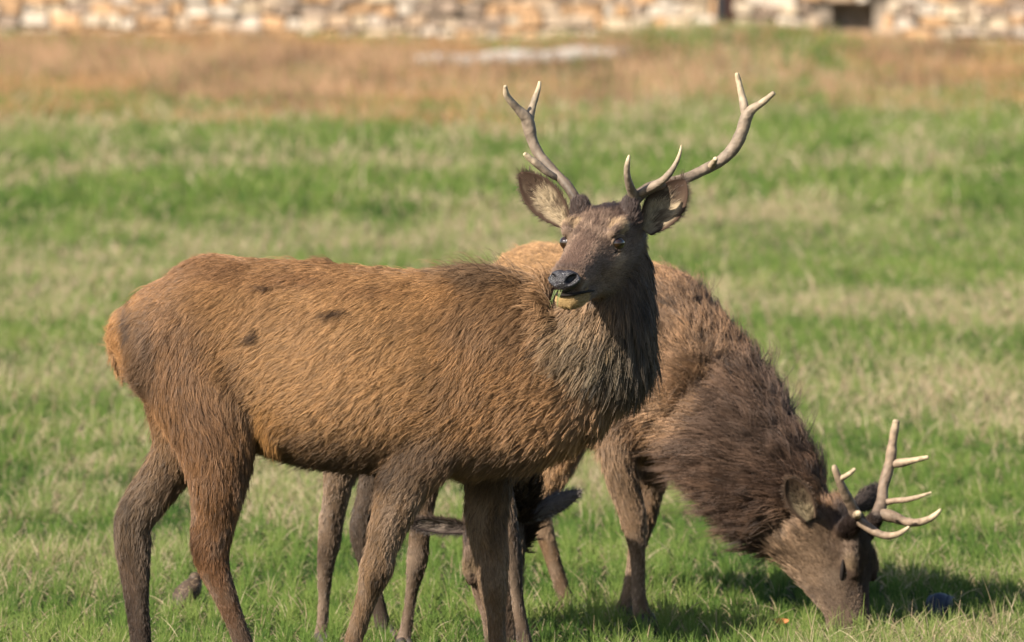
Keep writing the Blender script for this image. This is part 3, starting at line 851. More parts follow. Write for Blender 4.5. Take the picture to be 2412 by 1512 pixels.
# ------------------------------------------------------------------ the stag standing side on
def make_stag1():
    base = P(760, 1690, 0); base[2] = 0
    root = empty('stag', base)
    tag(root, 'golden brown stag standing side on with raised head looking round, forked antlers held high', 'stag', 'deer on the grass')
    D = Deer()
    ya = lambda u: -(u - 800) * .0011 * math.tan(math.radians(10))
    L = np.array((math.sin(math.radians(10)), math.cos(math.radians(10)), 0))
    T = [(292, 775, 60, .08), (330, 782, 112, .135), (400, 795, 163, .18), (480, 800, 198, .195), (570, 815, 210, .182), (670, 838, 230, .195), (770, 858, 238, .22), (880, 868, 238, .232), (980, 873, 236, .222), (1080, 878, 238, .205), (1170, 885, 238, .185), (1260, 905, 203, .165), (1340, 915, 150, .14), (1400, 920, 100, .10)]
    D.add([(u, v, ya(u), h, d) for u, v, h, d in T], L, hl=(.022, .023, .025, .027, .030, .038), c=(GOLD, RED, GOLD, GOLD, GOLD, (.27, .135, .049), (.20, .108, .047), (.165, .095, .048)), sign=-1, lift=.22, egg=.12, flat=2.25, grav=.5, n=36, cl=.28, fall=.55)
    D.add([(1180, 860, -.04, 203, .175), (1285, 845, -.07, 188, .17), (1385, 808, -.10, 160, .15), (1432, 735, -.12, 100, .125), (1452, 665, -.11, 76, .105), (1456, 610, -.09, 66, .09), (1452, 570, -.08, 52, .075)], L, hl=(.036, .045, .06, .062, .05, .035, .02), c=((.155, .09, .045), (.155, .09, .045), (.18, .106, .053), (.15, .092, .05), (.11, .072, .043), (.11, .07, .043)), sign=-1, lift=.34, cl=.72, grav=.75, n=32)
    # shoulder blade and forelegs
    legc = (BRN, (.165, .095, .046), (.205, .122, .062), (.19, .112, .056), (.14, .083, .044), (.10, .06, .034))
    hlz = (.03, .028, .02, .014, .011, .009, .008)
    D.add([(1110, 800, -.155, 85, .075), (1078, 930, -.17, 102, .07), (1005, 1055, -.165, 84, .065), (955, 1130, -.16, 66, .057), (925, 1210, -.16, 49, .048), (902, 1285, -.16, 37, .041), (885, 1345, -.16, 38, .041), (864, 1408, -.16, 25, .028), (835, 1500, -.16, 21, .024), (812, 1580, -.16, 20, .023), (802, 1630, -.16, 24, .027), (799, 1668, -.165, 23, .026)], L, hl=hlz, c=legc, lift=.25, wt=.9, grav=.2)
    D.add([(1165, 900, .08, 78, .07), (1155, 1050, .11, 66, .06), (1150, 1150, .12, 54, .05), (1147, 1230, .12, 47, .045), (1157, 1310, .12, 39, .04), (1162, 1380, .12, 33, .037), (1167, 1440, .12, 23, .026), (1172, 1510, .12, 20.5, .024), (1180, 1590, .12, 20, .023), (1184, 1630, .12, 24, .027), (1190, 1650, .115, 22, .026)], L, hl=hlz, c=legc, lift=.25, wt=.9, grav=.2)
    # hip bones, spine and haunch
    D.add([(430, 655, ya(430) - .05, 32, .05), (495, 630, ya(495) - .04, 32, .05), (570, 648, ya(570) - .06, 32, .04)], L, hl=(.022, .022), c=(RED, RED), sign=-1, lift=.22, cl=.28, fall=.4)
    D.add([(430, 655, ya(430) + .05, 32, .05), (495, 630, ya(495) + .04, 32, .05), (570, 648, ya(570) + .06, 32, .04)], L, hl=(.022, .022), c=(RED, RED), sign=-1, lift=.22, cl=.28, fall=.4)
    hc = ((.20, .10, .04), (.17, .084, .034), (.165, .078, .031), (.155, .072, .03), (.11, .056, .028), (.065, .038, .024), (.055, .034, .023))
    D.add([(430, 770, -.02, 112, .08), (462, 880, -.045, 128, .10), (502, 990, -.07, 116, .095), (513, 1080, -.085, 86, .082), (512, 1160, -.10, 63, .062), (503, 1230, -.10, 51, .048), (495, 1285, -.10, 47, .043), (505, 1340, -.10, 36, .034), (525, 1390, -.10, 29, .029), (545, 1440, -.10, 24, .026), (570, 1505, -.10, 22, .025), (600, 1580, -.1, 22, .025), (620, 1630, -.1, 25, .028), (636, 1668, -.105, 23, .027)], L, hl=hlz, c=hc, lift=.25, grav=.2)
    D.add([(478, 1190, -.10, 14, .018), (466, 1245, -.10, 17, .02), (466, 1290, -.10, 17, .02)], L, hl=(.012, .01), c=hc[4:6], lift=.2)
    D.add([(420, 800, .14, 108, .09), (432, 930, .165, 95, .085), (425, 1040, .175, 64, .07), (393, 1110, .18, 54, .06), (350, 1170, .18, 50, .05), (315, 1228, .18, 45, .042), (313, 1290, .18, 42, .036), (318, 1350, .18, 35, .031), (323, 1420, .18, 28, .028), (331, 1500, .18, 25, .026), (338, 1580, .18, 23, .025), (342, 1620, .18, 26, .027), (350, 1648, .175, 23, .026)], L, hl=hlz, c=((.16, .09, .04), (.145, .085, .043), (.135, .085, .047), (.085, .052, .032), (.045, .03, .022), (.03, .021, .016)), lift=.25, grav=.2)
    D.add([(318, 1180, .18, 15, .02), (292, 1215, .18, 18, .022), (284, 1255, .18, 16, .02)], L, hl=(.012, .01), c=((.08, .05, .033), (.06, .038, .028)), lift=.2)
    D.add([(598, 900, -.085, 32, .03), (620, 980, -.115, 30, .03), (648, 1052, -.115, 28, .03)], L, hl=(.022, .02), c=((.28, .14, .042), (.25, .12, .036)), lift=.22, grav=.3)
    # head
    E = P(1400, 569, -.26)
    p_, a_ = math.radians(12), math.radians(18)
    H = Head(E, (-math.sin(a_) * math.cos(p_), -math.cos(a_) * math.cos(p_), -math.sin(p_)), (0, 0, 1), 1.06)
    ly = -.135
    pl, pr = P(*c1(578, 822), ly), P(*c1(878, 822), ly - .04)
    H.build(D, ((.12, .08, .05), (.14, .09, .062), (.27, .18, .122), (.265, .172, .118), (.215, .137, .095), (.20, .138, .098)), ((.15, .11, .075), (.20, .145, .10), (.21, .155, .11)), (pl, pr))
    D.surface(.0062, 6)
    D.attributes()
    # colour patches over the coat, with shade painted in on haunch and chest
    D.blob(560, 620, 420, 60, RED, .55)
    for u, v, ru, rv, c, s_ in ((700, 660, 70, 16, (.15, .07, .028), .6), (880, 690, 90, 14, (.15, .072, .03), .55), (520, 640, 60, 22, (.14, .068, .03), .6), (960, 760, 60, 24, (.15, .08, .035), .5), (1010, 900, 50, 60, (.13, .07, .033), .5), (880, 960, 60, 30, (.16, .085, .035), .4), (690, 1010, 40, 40, (.16, .075, .025), .5), (560, 900, 30, 60, (.13, .066, .03), .45), (470, 1000, 60, 60, (.12, .06, .028), .5), (500, 1200, 40, 60, (.16, .075, .026), .5)):
        D.blob(u, v, ru, rv, c, s_, .7)
    D.blob(285, 770, 60, 110, (.30, .155, .06), .9)
    D.blob(302, 770, 15, 55, (.05, .036, .028), .9, .6)
    D.blob(400, 850, 90, 150, BRN, .45)
    D.blob(335, 840, 34, 110, (.085, .055, .036), .7)  # shaded back edge of the haunch, painted dark
    D.blob(770, 1110, 190, 45, DARK, .95)  # belly darker towards its lower edge
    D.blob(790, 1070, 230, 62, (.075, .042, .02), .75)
    D.blob(640, 1000, 35, 60, (.27, .13, .035), .7)
    D.blob(800, 870, 220, 130, (.32, .175, .07), .6)
    D.blob(1150, 640, 110, 45, (.10, .065, .04), .75)
    D.blob(1160, 760, 120, 70, (.15, .085, .043), .6)
    D.blob(1040, 1060, 120, 40, (.10, .06, .034), .4)
    D.blob(1200, 1100, 130, 60, (.085, .052, .03), .7)
    D.blob(1500, 760, 45, 130, (.035, .027, .02), .85)
    D.blob(1455, 860, 55, 70, (.035, .026, .018), .8)  # shadow of the head on the chest, painted into the coat
    D.blob(1400, 800, 90, 70, (.16, .12, .07), .5)
    for u, v, ru, rv in ((775, 741, 24, 7), (805, 735, 24, 8), (606, 790, 9, 16), (590, 796, 12, 6), (632, 679, 14, 5), (785, 612, 26, 10), (640, 588, 10, 8)):
        m = D.blob(u, v, ru, rv, (.035, .02, .013), .85, .6)
        if v < 615: D.lift += m * 1.2; D.len += m * .016
        else: D.lift += m * .5
    m = np.exp(-(((D.u - 1150) / 100) ** 2 + ((D.v - 640) / 45) ** 2)); D.len += m * .02; D.lift += m * .45
    D.blob(985, 629, 40, 8, (.03, .022, .018), .9, .4)
    nz = fbm(D.V * 7, 3)
    D.col *= (.78 + .45 * nz)[:, None]
    lg = sstep(1080, 1180, D.v) * (1 - sstep(9000, 9001, D.u))
    mud = fbm(D.V * np.array((26, 26, 11)), 83, 3)
    D.col *= (1 + lg * (1.9 * (mud - .5)))[:, None]
    D.col[:] = lerp(D.col, D.col.mean(1, keepdims=True) * np.array((1.35, .98, .70)), (.5 * lg * sstep(.5, .62, mud))[:, None])
    H.paint(D)
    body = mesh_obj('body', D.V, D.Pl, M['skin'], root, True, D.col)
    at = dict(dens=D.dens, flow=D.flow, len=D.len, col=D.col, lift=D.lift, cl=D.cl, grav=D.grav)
    # dense short fur on the head, long fur elsewhere
    s, l, z = H.local(D.V)
    hd = ((s > -.02) & (np.abs(l) < .12) & (z > -.17) & (z < .1) & (s < .45)).astype(float)
    a1 = dict(at); a1['dens'] = D.dens * (1 - hd * .9)
    a2 = dict(at); a2['dens'] = D.dens * hd
    nk = sstep(1230, 1330, D.u) * (1 - hd)
    a1['dens'] = a1['dens'] * (1 - .75 * nk)
    a3 = dict(at); a3['dens'] = D.dens * nk; a3['cl'] = np.full(len(D.V), .85); a3['len'] = D.len * 1.15; a3['lift'] = D.lift * 1.2
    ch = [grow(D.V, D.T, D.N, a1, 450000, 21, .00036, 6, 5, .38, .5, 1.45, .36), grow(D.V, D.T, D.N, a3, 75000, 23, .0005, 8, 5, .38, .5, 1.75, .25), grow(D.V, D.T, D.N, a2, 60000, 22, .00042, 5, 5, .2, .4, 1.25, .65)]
    a4 = dict(at); a4['dens'] = D.dens * (1 - hd); a4['cl'] = np.full(len(D.V), .15); a4['len'] = D.len * 1.35; a4['lift'] = D.lift * 1.9
    ch.append(grow(D.V, D.T, D.N, a4, 20000, 24, .0004, 6, 5, .35, .7, 1.4, .5))
    ch.append(pad(ear(root, P(*c1(505, 950), -.12), P(*c1(232, 655), -.11), .047, (-.25, -.95, .12), .42, .012, seed=4)))
    ch.append(pad(ear(root, P(*c1(958, 995), -.14), P(*c1(1192, 698), -.12), .053, (.05, -.95, .2), .5, .012, seed=9)))
    pts = [P(305, 745, .10), P(287, 785, .10), P(284, 830, .10), P(294, 866, .10)]
    ch.append(fur_tube(root, 'tail', pts, [.02, .022, .018, .008], (.27, .145, .06), .03, 5000, 31))
    coat(root, body, ch)
    face_parts(H, root)
    # antlers
    def tr(L_, k=1):
        pts = [P(*c1(x, y), ly + d) for x, y, r, d in L_]
        return pts, [r * .40503 * S(0) * k for x, y, r, d in L_]
    b, r = tr([(568, 825, 30, 0), (505, 728, 29, .03), (425, 645, 29, .06), (350, 560, 31, .09), (305, 470, 33, .10), (286, 390, 37, .10), (268, 335, 36, .095), (225, 290, 26, .085), (172, 230, 21, .07), (152, 195, 17, .06), (147, 152, 12, .05)])
    t = [(*tr([(284, 372, 26, .10), (298, 295, 24, .11), (322, 220, 19, .12), (340, 165, 15, .125), (347, 128, 9, .13)]), .6),
         (*tr([(455, 690, 18, .045), (395, 655, 21, .03), (330, 602, 22, .02), (285, 568, 19, .015), (260, 546, 12, .01)]), .35)]
    antler(root, b, r, t, 3)
    b, r = tr([(888, 825, 36, -.04), (925, 785, 35, -.03), (985, 745, 33, -.01), (1080, 715, 31, .03), (1190, 690, 32, .06), (1300, 640, 33, .08), (1400, 585, 33, .09), (1475, 512, 35, .09), (1522, 420, 37, .085), (1550, 330, 37, .08), (1585, 285, 27, .075), (1645, 245, 21, .065), (1708, 192, 13, .055)])
    t = [(*tr([(1548, 345, 26, .08), (1535, 265, 25, .085), (1520, 195, 20, .095), (1503, 120, 17, .10), (1494, 80, 12, .10)]), .6),
         (*tr([(895, 790, 30, -.045), (868, 725, 25, -.075), (855, 660, 19, -.095), (857, 605, 15, -.105), (868, 556, 7, -.105)]), .2),
         (*tr([(930, 775, 26, -.04), (1030, 722, 25, -.07), (1095, 668, 20, -.09), (1140, 600, 14, -.10), (1162, 545, 10, -.105), (1171, 497, 5, -.105)]), .2),
         (*tr([(1345, 615, 22, .075), (1362, 592, 17, .05), (1370, 574, 13, .035)]), .7)]
    antler(root, b, r, t, 13)
    for c, f in ((P(799, 1668, -.165), (.9, -.2)), (P(1190, 1650, .115), (.9, -.2)), (P(636, 1668, -.105), (.9, -.2)), (P(350, 1648, .175), (.9, -.2))): hoof(root, c, f)
make_stag1()
# ------------------------------------------------------------------ the grazing stag
def make_stag2():
    base = P(1450, 1470, 3.1); base[2] = 0
    root = empty('stag', base)
    tag(root, 'shaggy dark brown stag grazing with its antlered head down in the grass', 'stag', 'deer on the grass')
    D = Deer()
    L = norm(np.array((.9, .43, 0)))
    LG = np.array((.75, .66, 0))
    D.add([(1225, 700, 3.95, 70, .10), (1245, 735, 3.85, 148, .17), (1285, 752, 3.65, 180, .20), (1345, 790, 3.45, 193, .20), (1420, 815, 3.25, 210, .21), (1490, 842, 3.05, 222, .205), (1550, 855, 2.88, 215, .19), (1600, 890, 2.75, 165, .16), (1635, 920, 2.66, 100, .1)], L, hl=(.02, .025, .03, .045, .05), c=((.29, .168, .078), (.29, .168, .078), (.25, .14, .062), (.16, .09, .045), (.14, .08, .043)), sign=-1, lift=.35, cl=.45, egg=.1, flat=2.2, grav=.4, n=32)
    D.add([(1540, 840, 2.95, 192, .185), (1620, 900, 2.82, 166, .165), (1700, 980, 2.72, 128, .145), (1762, 1072, 2.65, 118, .13), (1828, 1162, 2.60, 112, .115), (1882, 1222, 2.57, 98, .10), (1925, 1255, 2.55, 76, .085)], (.65, .76, 0), hl=(.05, .075, .09, .09, .085, .06, .03), c=((.13, .073, .04), (.09, .049, .026), (.07, .039, .023), (.06, .035, .022), (.058, .032, .02), (.115, .066, .037)), sign=-1, lift=.5, cl=.66, grav=.7, n=28)
    legc = (BRN, (.19, .118, .066), (.225, .14, .08), (.20, .125, .073), (.215, .14, .085), (.15, .098, .062))
    hlz = (.035, .03, .016, .012, .010, .010, .010)
    D.add([(1480, 900, 2.80, 90, .075), (1467, 1000, 2.78, 66, .065), (1455, 1060, 2.76, 44, .052), (1466, 1130, 2.75, 36, .045), (1486, 1197, 2.75, 32, .04), (1493, 1232, 2.75, 30, .037), (1500, 1285, 2.75, 19, .026), (1503, 1335, 2.75, 15.5, .021), (1505, 1400, 2.75, 16, .021), (1510, 1438, 2.75, 20, .025), (1517, 1462, 2.745, 19, .024)], L, hl=hlz, c=legc, lift=.22, grav=.2)
    D.add([(1560, 950, 3.0, 80, .07), (1546, 1060, 3.03, 43, .052), (1534, 1130, 3.05, 33, .044), (1520, 1200, 3.05, 29, .038), (1510, 1240, 3.05, 27, .036), (1498, 1300, 3.05, 18, .025), (1488, 1360, 3.05, 15, .021), (1478, 1405, 3.05, 15.5, .021), (1472, 1430, 3.05, 19, .025), (1468, 1446, 3.045, 19, .024)], L, hl=hlz, c=legc, lift=.22, grav=.2)
    D.add([(1335, 850, 3.52, 115, .10), (1328, 980, 3.50, 96, .09), (1308, 1070, 3.45, 58, .07), (1296, 1115, 3.42, 38, .055), (1274, 1165, 3.40, 36, .045), (1270, 1205, 3.38, 30, .038), (1278, 1238, 3.38, 25, .031), (1294, 1290, 3.38, 19.5, .025), (1313, 1350, 3.38, 17.5, .023), (1329, 1398, 3.38, 17.5, .023), (1342, 1425, 3.38, 21, .026), (1350, 1438, 3.375, 19, .025)], L, hl=hlz, c=((.24, .13, .056), (.25, .145, .068), (.24, .14, .07), (.17, .105, .062), (.14, .088, .056)), lift=.22, grav=.2)
    D.add([(1195, 850, 3.82, 105, .10), (1188, 980, 3.82, 82, .085), (1168, 1090, 3.82, 46, .058), (1150, 1155, 3.82, 36, .046), (1152, 1225, 3.82, 26, .032), (1160, 1290, 3.82, 19, .025), (1168, 1350, 3.82, 17, .023), (1173, 1385, 3.82, 20, .026), (1178, 1405, 3.815, 19, .025)], L, hl=hlz, c=legc, lift=.22, grav=.2)
    F = norm((.21, -.27, -.94))
    H = Head(P(2008, 1340, 2.50), F, (.89, -.45, .25), .97)
    pn, pf = P(*c7(985, 735), 2.42), P(*c7(1098, 735), 2.53)
    H.build(D, ((.12, .072, .044), (.13, .08, .05), (.17, .11, .07), (.16, .105, .07), (.13, .085, .058), (.14, .095, .07)), ((.15, .10, .06), (.15, .105, .07), (.16, .12, .085)), (pn, pf))
    D.add([(1895, 1262, 2.53, 84, .085), (1935, 1335, 2.51, 72, .07), (1975, 1412, 2.48, 50, .052), (2005, 1472, 2.46, 34, .042)], (.65, .76, 0), hl=(.03, .016, .010, .008), c=((.17, .11, .066), (.19, .125, .078), (.18, .125, .088)), sign=-1, lift=.25, wt=1.0, grav=.2)
    D.surface(.0065, 6)
    D.attributes()
    D.blob(1560, 660, 90, 60, (.21, .115, .055), .7)
    D.blob(1600, 720, 110, 60, (.10, .06, .036), .4)
    D.blob(1620, 990, 70, 60, (.24, .14, .07), .55)
    D.blob(1800, 1000, 140, 110, (.075, .047, .032), .55)
    D.blob(1980, 1180, 45, 40, (.26, .145, .075), .7)
    D.blob(1730, 1280, 40, 45, (.19, .11, .055), .7)
    D.blob(1560, 1090, 70, 25, (.06, .04, .028), .7)
    D.col *= (.75 + .5 * fbm(D.V * 7, 43))[:, None]
    lg = sstep(1080, 1180, D.v) * (1 - sstep(1560, 1600, D.u))
    mud = fbm(D.V * np.array((26, 26, 11)), 83, 3)
    D.col *= (1 + lg * (1.9 * (mud - .5)))[:, None]
    D.col[:] = lerp(D.col, D.col.mean(1, keepdims=True) * np.array((1.35, .98, .70)), (.5 * lg * sstep(.5, .62, mud))[:, None])
    m = sstep(1560, 1640, D.u) * (1 - sstep(1850, 1930, D.u)); D.len += m * .008
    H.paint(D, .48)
    D.blob(2040, 1310, 26, 110, (.04, .025, .018), .85)
    D.blob(1985, 1300, 40, 26, (.15, .10, .065), .5)
    D.blob(1960, 1395, 30, 50, (.16, .11, .075), .5)
    s, l, z = H.local(D.V)
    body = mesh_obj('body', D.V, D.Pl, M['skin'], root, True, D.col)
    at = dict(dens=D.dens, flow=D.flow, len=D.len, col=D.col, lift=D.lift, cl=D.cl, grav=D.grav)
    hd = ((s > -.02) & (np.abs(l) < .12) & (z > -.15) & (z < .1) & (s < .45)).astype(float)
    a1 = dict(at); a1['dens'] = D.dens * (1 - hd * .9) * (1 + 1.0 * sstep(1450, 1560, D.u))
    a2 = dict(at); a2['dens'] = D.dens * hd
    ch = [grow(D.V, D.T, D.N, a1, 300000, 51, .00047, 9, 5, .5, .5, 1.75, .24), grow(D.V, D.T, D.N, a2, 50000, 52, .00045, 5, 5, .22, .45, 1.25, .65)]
    a4 = dict(at); a4['dens'] = D.dens * (1 - hd); a4['cl'] = np.full(len(D.V), .2); a4['len'] = D.len * 1.35; a4['lift'] = D.lift * 1.7
    ch.append(grow(D.V, D.T, D.N, a4, 13000, 53, .00045, 6, 5, .45, .7, 1.45, .5))
    ch.append(pad(ear(root, P(*c7(695, 750), 2.43), P(*c7(548, 485), 2.40), .040, (-.15, -.93, .1), .6, .012, pale=(.26, .20, .12), rim=(.075, .047, .03), seed=14, hairs=3500)))
    ch.append(pad(ear(root, P(*c7(965, 670), 2.60), P(*c7(1150, 550), 2.72), .034, (.3, .9, .2), .4, .01, back=(.06, .045, .038), seed=19, hairs=3000)))
    coat(root, body, ch)
    face_parts(H, root, True)
    def tr(L_, y0):
        return [P(*c7(x, y), y0 + d) for x, y, r, d in L_], [r * .3771 * S(2.5) for x, y, r, d in L_]
    b, r = tr([(985, 735, 37, 0), (960, 690, 36, -.01), (925, 620, 33, -.03), (890, 550, 29, -.05), (865, 490, 25, -.06), (845, 440, 22, -.065), (838, 412, 15, -.065)], 2.42)
    t = [(*tr([(868, 495, 20, -.06), (905, 478, 17, -.065), (940, 455, 16, -.07), (966, 432, 11, -.075)], 2.42), .7),
         (*tr([(975, 722, 26, -.01), (984, 714, 25, -.05), (990, 709, 21, -.075)], 2.42), .5),
         (*tr([(985, 750, 32, 0), (1050, 795, 29, -.02), (1110, 832, 25, -.035), (1170, 848, 23, -.045), (1235, 838, 19, -.05), (1280, 812, 15, -.05), (1305, 792, 8, -.05)], 2.42), .3)]
    antler(root, b, r, t, 23, basec=(.10, .07, .05), midc=(.23, .16, .105))
    b, r = tr([(1098, 735, 42, 0), (1118, 690, 44, .02), (1138, 620, 36, .04), (1145, 540, 33, .06), (1170, 450, 36, .075), (1190, 370, 35, .08), (1202, 270, 29, .085), (1215, 190, 27, .085), (1226, 132, 23, .085)], 2.53)
    t = [(*tr([(1195, 400, 26, .08), (1260, 392, 27, .07), (1320, 380, 20, .06), (1375, 368, 17, .05), (1422, 358, 13, .045)], 2.53), .65),
         (*tr([(1140, 645, 24, .04), (1205, 630, 20, .02), (1290, 622, 18, .005), (1370, 603, 14, -.005), (1443, 577, 6, -.01)], 2.53), .4),
         (*tr([(1112, 712, 40, .01), (1200, 728, 38, 0), (1280, 758, 30, -.01), (1350, 766, 26, -.02), (1420, 748, 22, -.025), (1470, 718, 17, -.03), (1503, 684, 8, -.03)], 2.53), .3)]
    antler(root, b, r, t, 33, basec=(.10, .07, .05), midc=(.23, .16, .105))
    for c, f in ((P(1517, 1462, 2.745), (.6, -.8)), (P(1468, 1446, 3.045), (.4, -.9)), (P(1350, 1438, 3.375), (.6, -.8)), (P(1178, 1405, 3.815), (.6, -.8))): hoof(root, c, f)
make_stag2()
# ------------------------------------------------------------------ the deer half hidden behind the first stag
def make_deer3():
    base = P(980, 1540, 2.0); base[2] = 0
    root = empty('deer', base)
    tag(root, 'muddy antlerless deer grazing behind the golden stag, its ears and face between the legs', 'deer', 'deer on the grass')
    D = Deer()
    L = norm(np.array((.86, .5, 0)))
    B1, B2 = (.13, .08, .045), (.11, .07, .042)
    D.add([(800, 900, 2.45, 70, .09), (830, 920, 2.35, 122, .14), (880, 930, 2.2, 133, .15), (950, 940, 2.05, 138, .16), (1020, 945, 1.9, 138, .155), (1080, 960, 1.80, 122, .14), (1120, 990, 1.72, 80, .09)], L, hl=(.02, .025, .03), c=(B1, B1), sign=-1, lift=.3, n=24)
    D.add([(1080, 960, 1.80, 100, .12), (1145, 1050, 1.78, 84, .10), (1188, 1130, 1.83, 68, .085), (1198, 1210, 1.90, 56, .075), (1190, 1270, 1.95, 48, .065)], L, hl=(.03, .04, .045, .04, .03), c=((.11, .068, .04), (.085, .054, .034), (.085, .054, .034)), sign=-1, lift=.5, cl=.75, grav=.4)
    hlz = (.025, .018, .013, .011, .010, .010)
    lc = ((.15, .095, .055), (.175, .112, .066), (.155, .10, .062), (.145, .095, .06), (.18, .12, .08), (.23, .155, .115))
    D.add([(840, 960, 2.2, 88, .08), (815, 1060, 2.17, 58, .065), (798, 1130, 2.15, 32, .045), (790, 1180, 2.15, 25, .038), (780, 1227, 2.15, 26, .036), (776, 1275, 2.15, 25, .034), (769, 1320, 2.15, 19.5, .027), (765, 1367, 2.15, 15, .021), (763, 1414, 2.15, 12.5, .018), (760, 1461, 2.15, 12, .018), (757, 1488, 2.15, 14, .02), (756, 1505, 2.145, 15, .02)], L, hl=hlz, c=lc, lift=.22)
    D.add([(905, 980, 2.4, 78, .08), (893, 1090, 2.4, 45, .055), (872, 1170, 2.4, 31, .04), (851, 1245, 2.4, 28, .034), (858, 1300, 2.4, 23, .028), (873, 1360, 2.4, 19, .023), (890, 1420, 2.4, 19, .021), (900, 1465, 2.4, 20, .022), (905, 1488, 2.395, 19, .022)], L, hl=hlz, c=((.09, .06, .04), (.08, .055, .038), (.065, .045, .032)), lift=.22)
    D.add([(1015, 980, 1.97, 68, .07), (1008, 1090, 1.95, 40, .05), (1000, 1160, 1.95, 26, .036), (993, 1210, 1.95, 21, .032), (988, 1257, 1.95, 20, .03), (985, 1305, 1.95, 22.5, .031), (980, 1340, 1.95, 19.5, .028), (971, 1385, 1.95, 13.5, .02), (965, 1430, 1.95, 11, .017), (957, 1477, 1.95, 13.5, .019), (951, 1505, 1.95, 16, .021), (948, 1518, 1.945, 16, .021)], L, hl=hlz, c=lc, lift=.22)
    D.add([(1100, 1000, 1.68, 62, .07), (1150, 1100, 1.56, 38, .05), (1182, 1170, 1.52, 25, .034), (1195, 1230, 1.5, 20, .03), (1204, 1290, 1.5, 20, .03), (1210, 1330, 1.5, 17, .026), (1216, 1380, 1.5, 12.5, .019), (1222, 1430, 1.5, 12.5, .018), (1230, 1477, 1.5, 15, .02), (1236, 1515, 1.5, 18, .022), (1239, 1545, 1.495, 17, .022)], L, hl=hlz, c=lc, lift=.22)
    H = Head(P(1162, 1345, 1.80), (.07, -.30, -.95), (-.2, -.93, .3), .97)
    H.build(D, ((.12, .072, .044), (.14, .088, .054), (.16, .10, .062), (.15, .095, .06), (.12, .08, .052), (.13, .09, .064)), ((.08, .05, .035), (.09, .06, .04)), ())
    D.surface(.0075, 5)
    D.attributes()
    D.blob(1235, 1300, 30, 130, (.055, .037, .026), .8)
    D.col *= (.75 + .5 * fbm(D.V * 9, 63))[:, None]
    lg = sstep(1080, 1180, D.v) * (1 - sstep(9000, 9001, D.u))
    mud = fbm(D.V * np.array((26, 26, 11)), 83, 3)
    D.col *= (1 + lg * (1.9 * (mud - .5)))[:, None]
    D.col[:] = lerp(D.col, D.col.mean(1, keepdims=True) * np.array((1.35, .98, .70)), (.5 * lg * sstep(.5, .62, mud))[:, None])
    H.paint(D, .6)
    body = mesh_obj('body', D.V, D.Pl, M['skin'], root, True, D.col)
    at = dict(dens=D.dens, flow=D.flow, len=D.len, col=D.col, lift=D.lift, cl=D.cl, grav=D.grav)
    s, l, z = H.local(D.V)
    hd = ((s > -.02) & (np.abs(l) < .12) & (z > -.15) & (z < .1) & (s < .45)).astype(float)
    a2 = dict(at); a2['dens'] = D.dens * hd
    a2['len'] = D.len + .012 * (D.u > 1205)
    ch = [grow(D.V, D.T, D.N, at, 130000, 71, .0006, 9, 5, .3, .5, 1.4, .4), grow(D.V, D.T, D.N, a2, 26000, 72, .00045, 6, 5, .22, .45, 1.25, .6)]
    ch.append(pad(ear(root, P(1112, 1244, 1.84), P(960, 1232, 1.83), .023, (-.1, -.9, -.3), .6, .008, pale=(.27, .21, .165), rim=(.06, .042, .036), seed=24, hairs=4000, hlen=.022)))
    ch.append(pad(ear(root, P(1226, 1224, 1.84), P(1370, 1157, 1.86), .030, (.1, .85, -.35), .5, .008, back=(.13, .105, .09), pale=(.4, .36, .3), seed=29, hairs=3000)))
    coat(root, body, ch)
    face_parts(H, root)
    for c, f in ((P(756, 1505, 2.145), (.5, -.8)), (P(905, 1488, 2.395), (.5, -.8)), (P(948, 1518, 1.945), (.5, -.8)), (P(1239, 1545, 1.495), (.5, -.8))): hoof(root, c, f, .022)
make_deer3()
# ------------------------------------------------------------------ birds, leaf, wisp of grass
def bird_mat(name, a, b, spots, spotc):
    m, t, bs, r, n = noise_mat(name, [a, b], 60, .6, .2, 0)
    tc = t.nodes.new('ShaderNodeTexCoord'); vo = t.nodes.new('ShaderNodeTexVoronoi'); vo.inputs['Scale'].default_value = 130
    t.links.new(tc.outputs['Object'], vo.inputs['Vector'])
    lt = t.nodes.new('ShaderNodeMath'); lt.operation = 'LESS_THAN'; lt.inputs[1].default_value = spots
    t.links.new(vo.outputs['Distance'], lt.inputs[0])
    mx = t.nodes.new('ShaderNodeMix'); mx.data_type = 'RGBA'
    t.links.new(lt.outputs[0], mx.inputs['Factor']); t.links.new(r.outputs['Color'], mx.inputs['A']); mx.inputs['B'].default_value = (*spotc, 1)
    t.links.new(mx.outputs['Result'], bs.inputs['Base Color'])
    return m
BM = {'brown': bird_mat('speckled_plumage', (.030, .020, .014), (.075, .05, .032), .24, (.22, .15, .09)), 'blue': bird_mat('glossy_plumage', (.016, .019, .032), (.034, .04, .062), .10, (.09, .09, .10))}
beak, _t, _b = new_mat('beak_horn'); _b.inputs['Base Color'].default_value = (.05, .04, .03, 1)
legm, _t, _b = new_mat('bird_leg'); _b.inputs['Base Color'].default_value = (.14, .07, .04, 1)
